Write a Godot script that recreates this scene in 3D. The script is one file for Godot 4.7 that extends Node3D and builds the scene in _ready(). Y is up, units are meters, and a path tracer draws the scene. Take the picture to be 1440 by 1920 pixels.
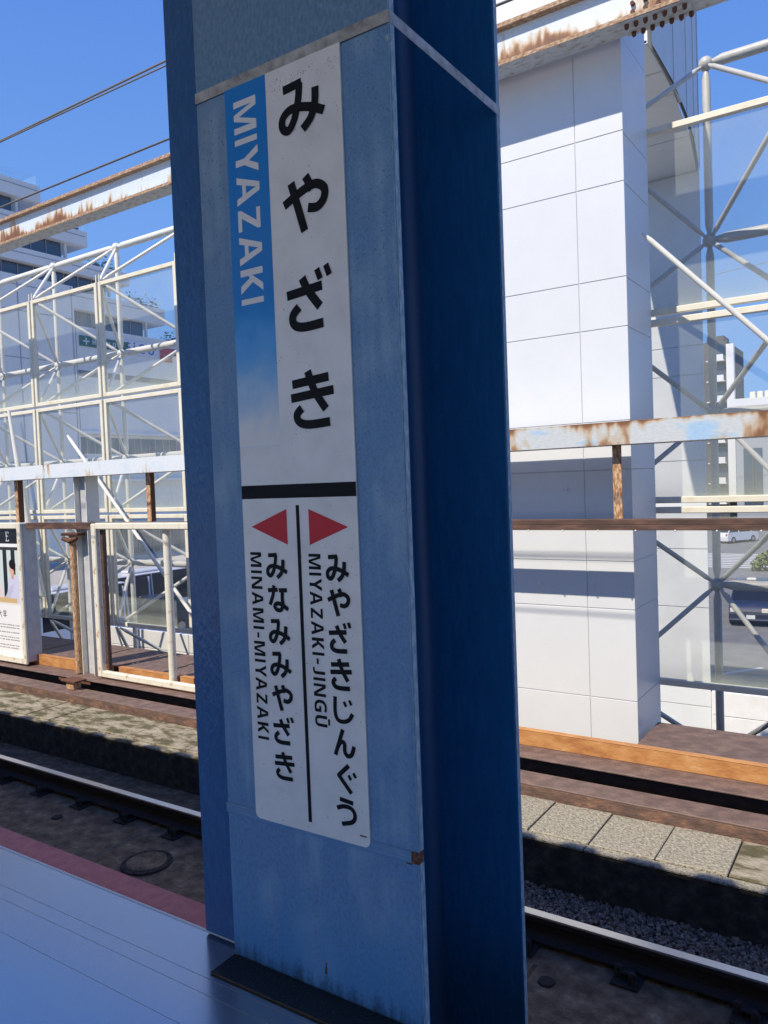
extends Node3D
# World: x runs along the track, z = 0 at the viewer and falls across the track, y = 0 is the platform top.

const KS := 0.991
var M := {}
var nz := 0

# ---------------------------------------------------------------- helpers
func tag(o: Node, label: String, category: String, group := "") -> Node:
	o.set_meta("label", label)
	o.set_meta("category", category)
	if group != "":
		o.set_meta("group", group)
	return o

func thing(called: String, label: String, category: String, at := Vector3.ZERO, group := "") -> Node3D:
	var o := Node3D.new()
	o.name = numbered(called, self)
	add_child(o, true)
	o.position = at
	tag(o, label, category, group)
	return o

func numbered(called: String, parent: Node) -> String:
	if not parent.has_node(NodePath(called)):
		return called
	var n := 1
	while parent.has_node(NodePath("%s_%03d" % [called, n])):
		n += 1
	return "%s_%03d" % [called, n]

var counts := {}
func obj(called: String, st: SurfaceTool, material: Material, parent: Node = self) -> MeshInstance3D:
	st.generate_normals()
	return put(called, st.commit(), material, parent)

func put(called: String, mesh: Mesh, material: Material, parent: Node = self) -> MeshInstance3D:
	var o := MeshInstance3D.new()
	o.mesh = mesh
	o.material_override = material
	var key := str(parent.get_instance_id()) + called
	var n: int = counts.get(key, 0)
	counts[key] = n + 1
	o.name = called if n == 0 else "%s_%03d" % [called, n]
	parent.add_child(o, true)
	return o

func struct(called: String, st: SurfaceTool, material: Material) -> MeshInstance3D:
	var o := obj(called, st, material, self)
	o.set_meta("kind", "structure")
	return o

func sb() -> SurfaceTool:
	var st := SurfaceTool.new()
	st.begin(Mesh.PRIMITIVE_TRIANGLES)
	st.set_smooth_group(-1)
	return st

func tri(st: SurfaceTool, a: Vector3, b: Vector3, c: Vector3) -> void:
	st.add_vertex(a)
	st.add_vertex(b)
	st.add_vertex(c)

# corners clockwise as seen from the front
func quad(st: SurfaceTool, a: Vector3, b: Vector3, c: Vector3, d: Vector3) -> void:
	var uv := [Vector2(0, 0), Vector2(1, 0), Vector2(1, 1), Vector2(0, 1)]
	var p := [a, b, c, d]
	for i in [0, 1, 2, 0, 2, 3]:
		st.set_uv(uv[i])
		st.add_vertex(p[i])

func box(st: SurfaceTool, a: Vector3, b: Vector3, c := 0.0) -> SurfaceTool:
	var lo := Vector3(minf(a.x, b.x), minf(a.y, b.y), minf(a.z, b.z))
	var hi := Vector3(maxf(a.x, b.x), maxf(a.y, b.y), maxf(a.z, b.z))
	var m := (lo + hi) / 2.0
	var h := (hi - lo) / 2.0
	hull(st, m, Vector3.RIGHT * h.x, Vector3.UP * h.y, Vector3.BACK * h.z, c)
	return st

# chamfered box with half axes u, v, w
func hull(st: SurfaceTool, m: Vector3, u: Vector3, v: Vector3, w: Vector3, c := 0.0) -> void:
	var ax := [u, v, w]
	if c <= 0.0:
		for i in 3:
			for s in [-1.0, 1.0]:
				var n: Vector3 = ax[i] * s
				var p: Vector3 = ax[(i + 1) % 3]
				var q: Vector3 = ax[(i + 2) % 3] * s
				quad(st, m + n - p + q, m + n + p + q, m + n + p - q, m + n - p - q)
		return
	var k := [u.length(), v.length(), w.length()]
	var sh := []
	for i in 3:
		sh.append(ax[i] * ((k[i] - c) / k[i]))
	for i in 3:
		var j := (i + 1) % 3
		var l := (i + 2) % 3
		for s in [-1.0, 1.0]:
			var n: Vector3 = ax[i] * s
			var p: Vector3 = sh[j]
			var q: Vector3 = sh[l] * s
			quad(st, m + n - p + q, m + n + p + q, m + n + p - q, m + n - p - q)
		for s in [-1.0, 1.0]:
			for t in [-1.0, 1.0]:
				var a0: Vector3 = m + ax[j] * s + sh[l] * t
				var b0: Vector3 = m + sh[j] * s + ax[l] * t
				var e: Vector3 = sh[i]
				if s * t > 0:
					quad(st, a0 - e, b0 - e, b0 + e, a0 + e)
				else:
					quad(st, a0 + e, b0 + e, b0 - e, a0 - e)
	for sx in [-1.0, 1.0]:
		for sy in [-1.0, 1.0]:
			for sz in [-1.0, 1.0]:
				var x: Vector3 = m + u * sx + sh[1] * sy + sh[2] * sz
				var y: Vector3 = m + sh[0] * sx + v * sy + sh[2] * sz
				var z: Vector3 = m + sh[0] * sx + sh[1] * sy + w * sz
				if sx * sy * sz > 0:
					tri(st, x, z, y)
				else:
					tri(st, x, y, z)

func tube(st: SurfaceTool, a: Vector3, b: Vector3, r: float, r2 := -1.0, n := 10) -> SurfaceTool:
	if r2 < 0.0:
		r2 = r
	var d := (b - a).normalized()
	var s := d.cross(Vector3.UP if absf(d.y) < 0.9 else Vector3.RIGHT).normalized()
	var t := d.cross(s)
	for i in n:
		var p := TAU * i / n
		var q := TAU * (i + 1) / n
		var u := s * cos(p) + t * sin(p)
		var v := s * cos(q) + t * sin(q)
		st.set_smooth_group(1)
		quad(st, a + u * r, b + u * r2, b + v * r2, a + v * r)
		st.set_smooth_group(-1)
		tri(st, b, b + v * r2, b + u * r2)
		tri(st, a, a + u * r, a + v * r)
	return st

func ball(st: SurfaceTool, c: Vector3, r: float, squash := 1.0, n := 8) -> SurfaceTool:
	st.set_smooth_group(2)
	for i in n:
		for j in n * 2:
			var f := func(a: int, b: int) -> Vector3:
				var la := PI * a / n - PI / 2
				var lo := PI * b / n
				return c + Vector3(cos(la) * cos(lo), sin(la) * squash, cos(la) * sin(lo)) * r
			quad(st, f.call(i + 1, j), f.call(i + 1, j + 1), f.call(i, j + 1), f.call(i, j))
	st.set_smooth_group(-1)
	return st

# polygon in (x, y) swept from z0 to z1 along +z of the basis given
func prism(st: SurfaceTool, poly: PackedVector2Array, o: Vector3, u: Vector3, v: Vector3, w: Vector3) -> SurfaceTool:
	var n := poly.size()
	for i in n:
		var p := poly[i]
		var q := poly[(i + 1) % n]
		quad(st, o + u * p.x + v * p.y, o + u * p.x + v * p.y + w, o + u * q.x + v * q.y + w, o + u * q.x + v * q.y)
	var ix := Geometry2D.triangulate_polygon(poly)
	for k in range(0, ix.size(), 3):
		var a := poly[ix[k]]
		var b := poly[ix[k + 1]]
		var c := poly[ix[k + 2]]
		tri(st, o + u * a.x + v * a.y, o + u * b.x + v * b.y, o + u * c.x + v * c.y)
		tri(st, o + u * a.x + v * a.y + w, o + u * c.x + v * c.y + w, o + u * b.x + v * b.y + w)
	return st

# ---------------------------------------------------------------- materials
func lin(r: float, g: float, b: float) -> Color:
	return Color(r, g, b).linear_to_srgb()

func flat_mat(called: String, c: Color, rough := 0.6, metal := 0.0) -> StandardMaterial3D:
	var m := StandardMaterial3D.new()
	m.resource_name = called
	m.albedo_color = c
	m.roughness = rough
	m.metallic = metal
	M[called] = m
	return m

func noise_tex(size: int, freq: float, stops: Array, kind := FastNoiseLite.TYPE_SIMPLEX_SMOOTH, octaves := 5, normal := false, bump := 4.0) -> NoiseTexture2D:
	nz += 1
	var n := FastNoiseLite.new()
	n.seed = 11 + nz * 7
	n.noise_type = kind
	n.frequency = freq
	n.fractal_octaves = octaves
	n.fractal_gain = 0.6
	var t := NoiseTexture2D.new()
	t.width = size
	t.height = size
	t.seamless = true
	t.noise = n
	if normal:
		t.as_normal_map = true
		t.bump_strength = bump
	elif stops.size():
		var g := Gradient.new()
		var off := PackedFloat32Array()
		var col := PackedColorArray()
		for s in stops:
			off.append(s[0])
			col.append(s[1])
		g.offsets = off
		g.colors = col
		t.color_ramp = g
	return t

# world-space triplanar noise colour; stops are [position, linear colour]
func mottled(called: String, stops: Array, scale: Vector3, freq := 0.012, rough := 0.6, metal := 0.0, bump := 0.0, octaves := 5) -> StandardMaterial3D:
	var m := flat_mat(called, Color.WHITE, rough, metal)
	m.albedo_texture = noise_tex(512, freq, stops, FastNoiseLite.TYPE_SIMPLEX_SMOOTH, octaves)
	m.uv1_triplanar = true
	m.uv1_world_triplanar = true
	m.uv1_scale = scale
	if bump > 0.0:
		m.normal_enabled = true
		m.normal_texture = noise_tex(512, 0.06, [], FastNoiseLite.TYPE_SIMPLEX_SMOOTH, 4, true, bump)
	return m

# painted steel seen from the side: rust that climbs from the lower edge and drips from the upper one (u along, v down)
func rust_image(w: int, h: int, seed_: int, paint: Color, low: float, top: float, spots: float, blue: float) -> ImageTexture:
	var im := Image.create(w, h, false, Image.FORMAT_RGB8)
	var a := FastNoiseLite.new()
	a.seed = seed_
	a.frequency = 0.012
	a.fractal_octaves = 3
	var b := FastNoiseLite.new()
	b.seed = seed_ + 1
	b.frequency = 0.09
	b.fractal_octaves = 3
	var rust1 := lin(0.26, 0.12, 0.05)
	var rust2 := lin(0.50, 0.32, 0.17)
	var rust3 := lin(0.13, 0.055, 0.03)
	for y in h:
		var v := float(y) / h
		for x in w:
			var big := a.get_noise_2d(x, y * 0.35)
			var fine := b.get_noise_2d(x * 1.3, y * 0.10)
			var grit := b.get_noise_2d(x * 2.3 + 300, y * 2.3)
			var e := low * pow(v, 1.6) + top * pow(1.0 - v, 4.0)
			var k := e + spots + big * 0.9 + fine * 0.45 - 0.62
			var c := paint
			c = c.lerp(lin(0.30, 0.52, 0.78), clampf((a.get_noise_2d(x * 1.7 + 900, y) - 0.25) * 3.0, 0, 1) * blue)
			c = c.lerp(rust2, clampf(k * 3.0 + 0.75, 0, 1) * 0.7)
			c = c.lerp(rust1, clampf(k * 3.6, 0, 1))
			c = c.lerp(rust3, clampf(k * 2.2 - 0.45 + grit * 0.5, 0, 1) * 0.8)
			im.set_pixel(x, y, c * (1.0 + grit * 0.06))
	return ImageTexture.create_from_image(im)

# weathered blue paint of the column front: fine speckle, vertical runs, chalky and dirty zones
func column_image() -> ImageTexture:
	var w := 320
	var h := 1200
	var im := Image.create(w, h, false, Image.FORMAT_RGB8)
	var a := FastNoiseLite.new()
	a.seed = 71
	a.frequency = 0.006
	a.fractal_octaves = 4
	var b := FastNoiseLite.new()
	b.seed = 72
	b.frequency = 0.17
	b.fractal_octaves = 4
	var rng := RandomNumberGenerator.new()
	rng.seed = 73
	var base := lin(0.128, 0.258, 0.455)
	for y in h:
		var v := float(y) / h
		for x in w:
			var u := float(x) / w
			var big := a.get_noise_2d(x * 1.6, y)
			var run := a.get_noise_2d(x * 9.0 + 500, y * 0.55)
			var fine := b.get_noise_2d(x, y * 0.7)
			var c := base * (1.0 + 0.13 * fine)
			# grey dirt film on the left part and under the strap
			c = c.lerp(lin(0.18, 0.25, 0.35), clampf((0.34 - u) * 1.6 + big * 0.6, 0, 1) * clampf(1.1 - v, 0, 1) * 0.75)
			# chalking
			c = c.lerp(lin(0.29, 0.42, 0.56), clampf(big * 1.5 + 0.12 + run * 0.6, 0, 1) * 0.55)
			# saturated paint low down, with runs
			c = c.lerp(lin(0.06, 0.25, 0.53), clampf((v - 0.90) * 9.0 + run * 0.8, 0, 1) * 0.6)
			c = c.lerp(lin(0.03, 0.05, 0.08), clampf((v - 0.982) * 40.0 + run * 0.8 + fine * 0.5, 0, 1) * 0.7 * clampf((v - 0.95) * 30, 0, 1))
			if fine > 0.34:
				c = c.lerp(lin(0.045, 0.08, 0.15), clampf((fine - 0.34) * 6.0, 0, 1) * 0.55 * clampf(1.15 - v, 0.1, 1))
			im.set_pixel(x, y, c)
	return ImageTexture.create_from_image(im)

func image_mat(called: String, t: Texture2D, rough := 0.6, rep := 1.0) -> StandardMaterial3D:
	var m := flat_mat(called, Color.WHITE, rough)
	m.albedo_texture = t
	m.uv1_scale = Vector3(rep, 1, 1)
	return m

func make_materials() -> void:
	var m: StandardMaterial3D
	m = image_mat("blue_dusty", column_image(), 0.42)
	m.metallic_specular = 0.4
	mottled("blue_upper", [[0.0, lin(0.085, 0.17, 0.29)], [0.5, lin(0.12, 0.235, 0.38)], [1.0, lin(0.19, 0.31, 0.44)]], Vector3(3.0, 1.5, 3.0), 0.05, 0.45, 0.0, 0.0, 6)
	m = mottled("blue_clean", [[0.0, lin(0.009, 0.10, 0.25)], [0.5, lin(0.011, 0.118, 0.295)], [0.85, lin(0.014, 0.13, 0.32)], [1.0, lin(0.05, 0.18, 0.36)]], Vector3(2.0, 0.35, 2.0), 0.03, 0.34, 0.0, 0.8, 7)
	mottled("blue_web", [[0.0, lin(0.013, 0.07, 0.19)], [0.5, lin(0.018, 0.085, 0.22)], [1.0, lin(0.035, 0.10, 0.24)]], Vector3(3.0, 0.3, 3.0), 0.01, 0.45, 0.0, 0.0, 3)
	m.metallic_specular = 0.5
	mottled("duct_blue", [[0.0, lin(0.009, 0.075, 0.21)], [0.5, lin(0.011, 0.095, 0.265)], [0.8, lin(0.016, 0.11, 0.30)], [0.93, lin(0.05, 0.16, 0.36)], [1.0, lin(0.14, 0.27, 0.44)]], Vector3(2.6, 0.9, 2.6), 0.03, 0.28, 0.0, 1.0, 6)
	mottled("blue_worn", [[0.0, lin(0.13, 0.24, 0.36)], [0.5, lin(0.24, 0.37, 0.48)], [0.68, lin(0.34, 0.47, 0.56)], [1.0, lin(0.5, 0.6, 0.64)]], Vector3(5, 1.6, 5), 0.03, 0.5)
	mottled("galvanised", [[0.0, lin(0.20, 0.19, 0.18)], [0.35, lin(0.34, 0.33, 0.32)], [0.6, lin(0.42, 0.42, 0.41)], [1.0, lin(0.55, 0.55, 0.55)]], Vector3(3, 3, 3), 0.012, 0.5, 0.2)
	mottled("rubber", [[0.0, lin(0.006, 0.006, 0.007)], [0.6, lin(0.012, 0.012, 0.013)], [0.85, lin(0.022, 0.022, 0.022)], [1.0, lin(0.08, 0.08, 0.08)]], Vector3(3, 3, 3), 0.03, 0.3, 0.0, 1.5)
	m = mottled("sign_white", [[0.0, lin(0.66, 0.66, 0.665)], [0.5, lin(0.745, 0.745, 0.75)], [1.0, lin(0.79, 0.79, 0.795)]], Vector3(1.2, 1.2, 1.2), 0.01, 0.3, 0.0, 0.0, 4)
	flat_mat("speck", lin(0.16, 0.16, 0.17), 0.7)
	flat_mat("print_black", lin(0.010, 0.011, 0.015), 0.55).metallic_specular = 0.25
	flat_mat("print_red", lin(0.54, 0.012, 0.03), 0.55)
	flat_mat("print_white", lin(0.72, 0.72, 0.74), 0.35)
	m = flat_mat("platform_coat", lin(0.55, 0.56, 0.56), 0.25, 0.95)
	m.roughness_texture = noise_tex(512, 0.012, [[0.0, Color(0.75, 0.75, 0.75)], [1.0, Color(1, 1, 1)]])
	m.uv1_triplanar = true
	m.uv1_world_triplanar = true
	m.uv1_scale = Vector3(0.6, 0.6, 0.6)
	mottled("platform_red", [[0.0, lin(0.48, 0.125, 0.11)], [0.5, lin(0.58, 0.155, 0.135)], [1.0, lin(0.64, 0.20, 0.17)]], Vector3(2, 2, 2), 0.02, 0.55)
	flat_mat("seam", lin(0.42, 0.43, 0.45), 0.35, 0.9)
	flat_mat("roof_white", lin(0.76, 0.75, 0.72), 0.6)
	mottled("paving", [[0.0, lin(0.44, 0.42, 0.38)], [1.0, lin(0.56, 0.54, 0.49)]], Vector3(0.8, 0.8, 0.8), 0.02, 0.85)
	flat_mat("paint_white", lin(0.75, 0.75, 0.75), 0.5)
	mottled("bed", [[0.0, lin(0.075, 0.047, 0.025)], [0.4, lin(0.15, 0.098, 0.053)], [0.6, lin(0.20, 0.135, 0.075)], [0.8, lin(0.26, 0.185, 0.11)], [1.0, lin(0.38, 0.29, 0.19)]], Vector3(0.8, 0.8, 0.8), 0.014, 0.9, 0.0, 4.0, 8)
	mottled("trough_side", [[0.0, lin(0.02, 0.018, 0.014)], [0.6, lin(0.05, 0.044, 0.034)], [1.0, lin(0.10, 0.09, 0.07)]], Vector3(1, 1, 1), 0.015, 0.95)
	mottled("lid", [[0.0, lin(0.18, 0.165, 0.12)], [0.35, lin(0.30, 0.27, 0.20)], [0.5, lin(0.36, 0.325, 0.25)], [0.65, lin(0.42, 0.385, 0.30)], [1.0, lin(0.58, 0.54, 0.44)]], Vector3(1.3, 1.3, 1.3), 0.04, 0.95, 0.0, 10.0, 6)
	mottled("lid_mossy", [[0.0, lin(0.06, 0.055, 0.025)], [0.38, lin(0.12, 0.105, 0.055)], [0.52, lin(0.25, 0.215, 0.15)], [0.7, lin(0.33, 0.29, 0.215)], [1.0, lin(0.42, 0.38, 0.29)]], Vector3(0.45, 0.6, 0.9), 0.012, 0.95, 0.0, 4.0, 7)
	mottled("rail_side", [[0.0, lin(0.016, 0.012, 0.009)], [1.0, lin(0.05, 0.035, 0.025)]], Vector3(4, 4, 4), 0.03, 0.85)
	flat_mat("rail_top", lin(0.70, 0.70, 0.71), 0.33, 1.0)
	mottled("brown_steel", [[0.0, lin(0.11, 0.07, 0.058)], [0.45, lin(0.15, 0.10, 0.083)], [0.6, lin(0.175, 0.115, 0.096)], [0.85, lin(0.21, 0.135, 0.108)], [1.0, lin(0.34, 0.21, 0.15)]], Vector3(0.8, 1.2, 1.2), 0.012, 0.6, 0.0, 1.5, 8)
	mottled("brown_face", [[0.0, lin(0.08, 0.05, 0.04)], [0.42, lin(0.13, 0.08, 0.062)], [0.62, lin(0.18, 0.10, 0.072)], [0.8, lin(0.27, 0.145, 0.095)], [1.0, lin(0.42, 0.27, 0.18)]], Vector3(0.6, 1.4, 1), 0.014, 0.75, 0.0, 2.0, 7)
	mottled("brown_rail", [[0.0, lin(0.06, 0.033, 0.024)], [0.5, lin(0.10, 0.055, 0.04)], [1.0, lin(0.22, 0.11, 0.07)]], Vector3(0.4, 2, 2), 0.012, 0.65)
	mottled("orange_rust", [[0.0, lin(0.34, 0.135, 0.045)], [0.35, lin(0.45, 0.20, 0.065)], [0.6, lin(0.52, 0.25, 0.085)], [0.85, lin(0.56, 0.29, 0.11)], [1.0, lin(0.66, 0.44, 0.24)]], Vector3(0.5, 1.2, 1.2), 0.012, 0.6, 0.0, 1.0, 6)
	mottled("rust_post", [[0.0, lin(0.12, 0.05, 0.03)], [0.35, lin(0.40, 0.20, 0.09)], [0.55, lin(0.58, 0.38, 0.22)], [0.8, lin(0.68, 0.52, 0.35)], [1.0, lin(0.75, 0.66, 0.5)]], Vector3(4, 1.2, 4), 0.02, 0.7)
	mottled("rust_dark", [[0.0, lin(0.04, 0.02, 0.012)], [0.5, lin(0.12, 0.05, 0.03)], [1.0, lin(0.38, 0.17, 0.08)]], Vector3(6, 6, 6), 0.03, 0.8, 0.0, 5.0)
	mottled("grey_paint", [[0.0, lin(0.42, 0.43, 0.44)], [0.5, lin(0.5, 0.51, 0.52)], [1.0, lin(0.58, 0.58, 0.58)]], Vector3(1, 1, 1), 0.01, 0.5)
	mottled("cream_frame", [[0.0, lin(0.42, 0.24, 0.12)], [0.16, lin(0.68, 0.58, 0.43)], [0.3, lin(0.75, 0.71, 0.58)], [1.0, lin(0.79, 0.76, 0.64)]], Vector3(1.2, 1.2, 1.2), 0.01, 0.5, 0.0, 0.0, 3)
	mottled("ivory", [[0.0, lin(0.66, 0.59, 0.42)], [0.3, lin(0.74, 0.70, 0.56)], [1.0, lin(0.79, 0.76, 0.64)]], Vector3(0.7, 0.7, 0.7), 0.01, 0.45, 0.0, 0.0, 3)
	mottled("tube_white", [[0.0, lin(0.66, 0.64, 0.54)], [0.3, lin(0.75, 0.74, 0.66)], [1.0, lin(0.79, 0.78, 0.71)]], Vector3(0.7, 0.7, 0.7), 0.01, 0.4, 0.0, 0.0, 3)
	m = mottled("clad_white", [[0.0, lin(0.69, 0.71, 0.72)], [1.0, lin(0.72, 0.74, 0.75)]], Vector3(0.5, 0.5, 0.5), 0.006, 0.35)
	mottled("clad_far", [[0.0, lin(0.68, 0.70, 0.69)], [1.0, lin(0.75, 0.77, 0.76)]], Vector3(0.3, 0.3, 0.3), 0.006, 0.5)
	flat_mat("clad_gap", lin(0.60, 0.61, 0.62), 0.7)
	mottled("tube_grey", [[0.0, lin(0.44, 0.44, 0.40)], [1.0, lin(0.56, 0.56, 0.52)]], Vector3(1.2, 1.2, 1.2), 0.01, 0.45)
	mottled("concrete_white", [[0.0, lin(0.74, 0.73, 0.70)], [1.0, lin(0.84, 0.84, 0.82)]], Vector3(0.4, 0.4, 0.4), 0.01, 0.8)
	mottled("store_wall", [[0.0, lin(0.76, 0.75, 0.70)], [1.0, lin(0.82, 0.81, 0.76)]], Vector3(0.06, 0.06, 0.06), 0.008, 0.7)
	m = flat_mat("store_glass", lin(0.05, 0.075, 0.11), 0.08)
	m.metallic_specular = 0.9
	flat_mat("mullion_grey", lin(0.35, 0.37, 0.40), 0.5)
	flat_mat("sign_green", lin(0.012, 0.12, 0.075), 0.5)
	flat_mat("sign_blue", lin(0.03, 0.12, 0.42), 0.5)
	flat_mat("sign_red", lin(0.5, 0.05, 0.06), 0.5)
	flat_mat("sign_grey", lin(0.16, 0.17, 0.19), 0.5)
	mottled("asphalt", [[0.0, lin(0.15, 0.148, 0.14)], [0.5, lin(0.19, 0.187, 0.178)], [1.0, lin(0.23, 0.226, 0.216)]], Vector3(0.08, 0.08, 0.08), 0.02, 0.9, 0.0, 0.0, 7)
	mottled("plaza", [[0.0, lin(0.42, 0.40, 0.36)], [1.0, lin(0.50, 0.48, 0.43)]], Vector3(0.08, 0.08, 0.08), 0.02, 0.9)
	flat_mat("road_paint", lin(0.6, 0.6, 0.58), 0.8)
	flat_mat("car_black", lin(0.012, 0.018, 0.045), 0.2).clearcoat_enabled = true
	flat_mat("car_white", lin(0.74, 0.75, 0.77), 0.25)
	flat_mat("car_glass", lin(0.012, 0.016, 0.022), 0.06)
	flat_mat("tyre", lin(0.015, 0.015, 0.016), 0.9)
	flat_mat("chrome", lin(0.7, 0.7, 0.72), 0.15, 1.0)
	flat_mat("lamp_glass", lin(0.75, 0.72, 0.62), 0.1)
	flat_mat("leaf", lin(0.045, 0.11, 0.03), 0.7)
	flat_mat("hedge", lin(0.16, 0.2, 0.04), 0.8)
	flat_mat("tower_wall", lin(0.075, 0.08, 0.09), 0.7)
	flat_mat("tower_white", lin(0.72, 0.73, 0.74), 0.6)
	flat_mat("wire", lin(0.17, 0.165, 0.16), 0.5, 0.3)
	m = flat_mat("clear_glass", Color(0.75, 0.88, 0.92, 0.12), 0.03)
	m.transparency = BaseMaterial3D.TRANSPARENCY_ALPHA
	# dusty screen glass: a greyish film, thicker towards the bottom of each pane
	var im := Image.create(128, 256, false, Image.FORMAT_RGBA8)
	var fn := FastNoiseLite.new()
	fn.seed = 5
	fn.frequency = 0.03
	fn.fractal_octaves = 5
	for y in 256:
		for x in 128:
			var v := y / 255.0
			var e := minf(minf(x, 127 - x) / 127.0, 0.12) / 0.12
			var a := 0.22 + 0.07 * fn.get_noise_2d(x, y * 0.3) + 0.26 * pow(v, 7.0) + 0.10 * pow(1.0 - e, 2.0) + 0.06 * pow(1.0 - v, 10.0)
			var c := lin(0.42, 0.47, 0.46).lerp(lin(0.48, 0.52, 0.42), pow(v, 5.0))
			c.a = clampf(a, 0.03, 0.6)
			im.set_pixel(x, y, c)
	m = flat_mat("screen_glass", Color.WHITE, 0.3)
	m.albedo_texture = ImageTexture.create_from_image(im)
	m.transparency = BaseMaterial3D.TRANSPARENCY_ALPHA
	m.texture_repeat = false
	var paint := lin(0.60, 0.67, 0.73)
	image_mat("girder_face", rust_image(1024, 96, 21, paint, 1.0, 0.0, 0.04, 0.1), 0.6)
	image_mat("girder_face_right", rust_image(1024, 96, 33, lin(0.66, 0.71, 0.73), 1.15, 0.05, 0.1, 0.1), 0.6)
	image_mat("rail_face", rust_image(1024, 64, 47, lin(0.70, 0.75, 0.79), 0.05, 0.3, 0.0, 0.15), 0.55)
	image_mat("rail_face_right", rust_image(1024, 64, 59, lin(0.56, 0.60, 0.61), 0.3, 0.85, 0.08, 0.7), 0.6)
	mottled("girder_paint", [[0.0, lin(0.28, 0.15, 0.07)], [0.25, lin(0.44, 0.42, 0.40)], [0.45, lin(0.52, 0.55, 0.57)], [1.0, lin(0.58, 0.63, 0.68)]], Vector3(1.2, 2, 2), 0.014, 0.65)
	mottled("girder_edge", [[0.0, lin(0.14, 0.06, 0.03)], [0.4, lin(0.34, 0.20, 0.11)], [0.7, lin(0.46, 0.33, 0.22)], [1.0, lin(0.55, 0.5, 0.44)]], Vector3(1.5, 3, 3), 0.02, 0.7)

# ---------------------------------------------------------------- lettering
func kana(ch: String) -> Array:
	var s := {
		"み": [["s", 0.10, 0.13, 0.52, 0.10], ["c", 0.47, 0.10, 0.44, 0.38, 0.34, 0.72, 0.20, 0.90, 0.07, 0.83, 0.07, 0.66, 0.22, 0.54, 0.45, 0.54, 0.72, 0.62, 0.99, 0.76], ["c", 0.82, 0.28, 0.80, 0.56, 0.71, 0.80, 0.52, 0.97]],
		"や": [["c", 0.02, 0.45, 0.25, 0.35, 0.52, 0.25, 0.76, 0.22, 0.93, 0.34, 0.91, 0.52, 0.76, 0.63, 0.56, 0.60], ["s", 0.53, 0.03, 0.67, 0.30], ["s", 0.20, 0.08, 0.47, 1.0]],
		"ざ": [["s", 0.0, 0.37, 0.80, 0.30], ["c", 0.36, 0.10, 0.50, 0.36, 0.74, 0.66], ["c", 0.27, 0.60, 0.12, 0.74, 0.15, 0.90, 0.36, 0.97, 0.80, 0.95], ["d", 0.70, 0.00, 0.77, 0.19], ["d", 0.90, -0.04, 0.97, 0.15]],
		"き": [["s", 0.04, 0.22, 0.86, 0.15], ["s", 0.0, 0.48, 0.96, 0.40], ["c", 0.40, 0.0, 0.54, 0.38, 0.78, 0.74], ["c", 0.24, 0.68, 0.12, 0.80, 0.18, 0.94, 0.40, 1.0, 0.86, 0.98]],
		"な": [["s", 0.02, 0.22, 0.50, 0.18], ["c", 0.32, 0.02, 0.27, 0.36, 0.10, 0.76], ["s", 0.56, 0.20, 0.95, 0.18], ["c", 0.73, 0.18, 0.71, 0.48, 0.73, 0.72, 0.64, 0.92, 0.44, 0.93, 0.34, 0.80, 0.46, 0.69, 0.70, 0.73, 0.98, 0.90]],
		"じ": [["c", 0.17, 0.03, 0.15, 0.62, 0.26, 0.89, 0.50, 0.94, 0.76, 0.84, 0.93, 0.60], ["d", 0.56, 0.18, 0.65, 0.36], ["d", 0.80, 0.10, 0.89, 0.28]],
		"ん": [["s", 0.46, 0.03, 0.08, 0.97], ["c", 0.20, 0.68, 0.36, 0.48, 0.51, 0.52, 0.52, 0.80, 0.64, 0.93, 0.82, 0.86, 0.94, 0.56]],
		"ぐ": [["s", 0.66, 0.03, 0.16, 0.46], ["s", 0.17, 0.40, 0.74, 0.98], ["d", 0.64, 0.36, 0.74, 0.52], ["d", 0.86, 0.25, 0.96, 0.41]],
		"う": [["s", 0.20, 0.07, 0.80, 0.13], ["c", 0.06, 0.42, 0.36, 0.31, 0.70, 0.33, 0.86, 0.54, 0.74, 0.80, 0.26, 0.96]],
		"大": [["s", 0.05, 0.38, 0.95, 0.38], ["c", 0.5, 0.05, 0.47, 0.5, 0.08, 0.97], ["s", 0.5, 0.42, 0.94, 0.97]],
		"学": [["s", 0.2, 0.05, 0.28, 0.2], ["s", 0.5, 0.02, 0.52, 0.18], ["s", 0.82, 0.03, 0.7, 0.22], ["s", 0.06, 0.28, 0.94, 0.28], ["s", 0.2, 0.45, 0.78, 0.45], ["c", 0.76, 0.45, 0.55, 0.58, 0.52, 0.95], ["s", 0.05, 0.7, 0.95, 0.7]],
	}
	return s[ch]

func ribbon(st: SurfaceTool, pts: PackedVector2Array, w: float, z: float) -> float:
	var n := pts.size()
	var L := PackedVector2Array()
	var R := PackedVector2Array()
	for i in n:
		var d := (pts[mini(i + 1, n - 1)] - pts[maxi(i - 1, 0)]).normalized()
		var q := Vector2(-d.y, d.x) * w * 0.5
		L.append(pts[i] + q)
		R.append(pts[i] - q)
	for i in n - 1:
		var a := z + i * 0.000012
		var b := z + (i + 1) * 0.000012
		quad(st, Vector3(L[i].x, L[i].y, a), Vector3(L[i + 1].x, L[i + 1].y, b), Vector3(R[i + 1].x, R[i + 1].y, b), Vector3(R[i].x, R[i].y, a))
	return z + n * 0.000012

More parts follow.
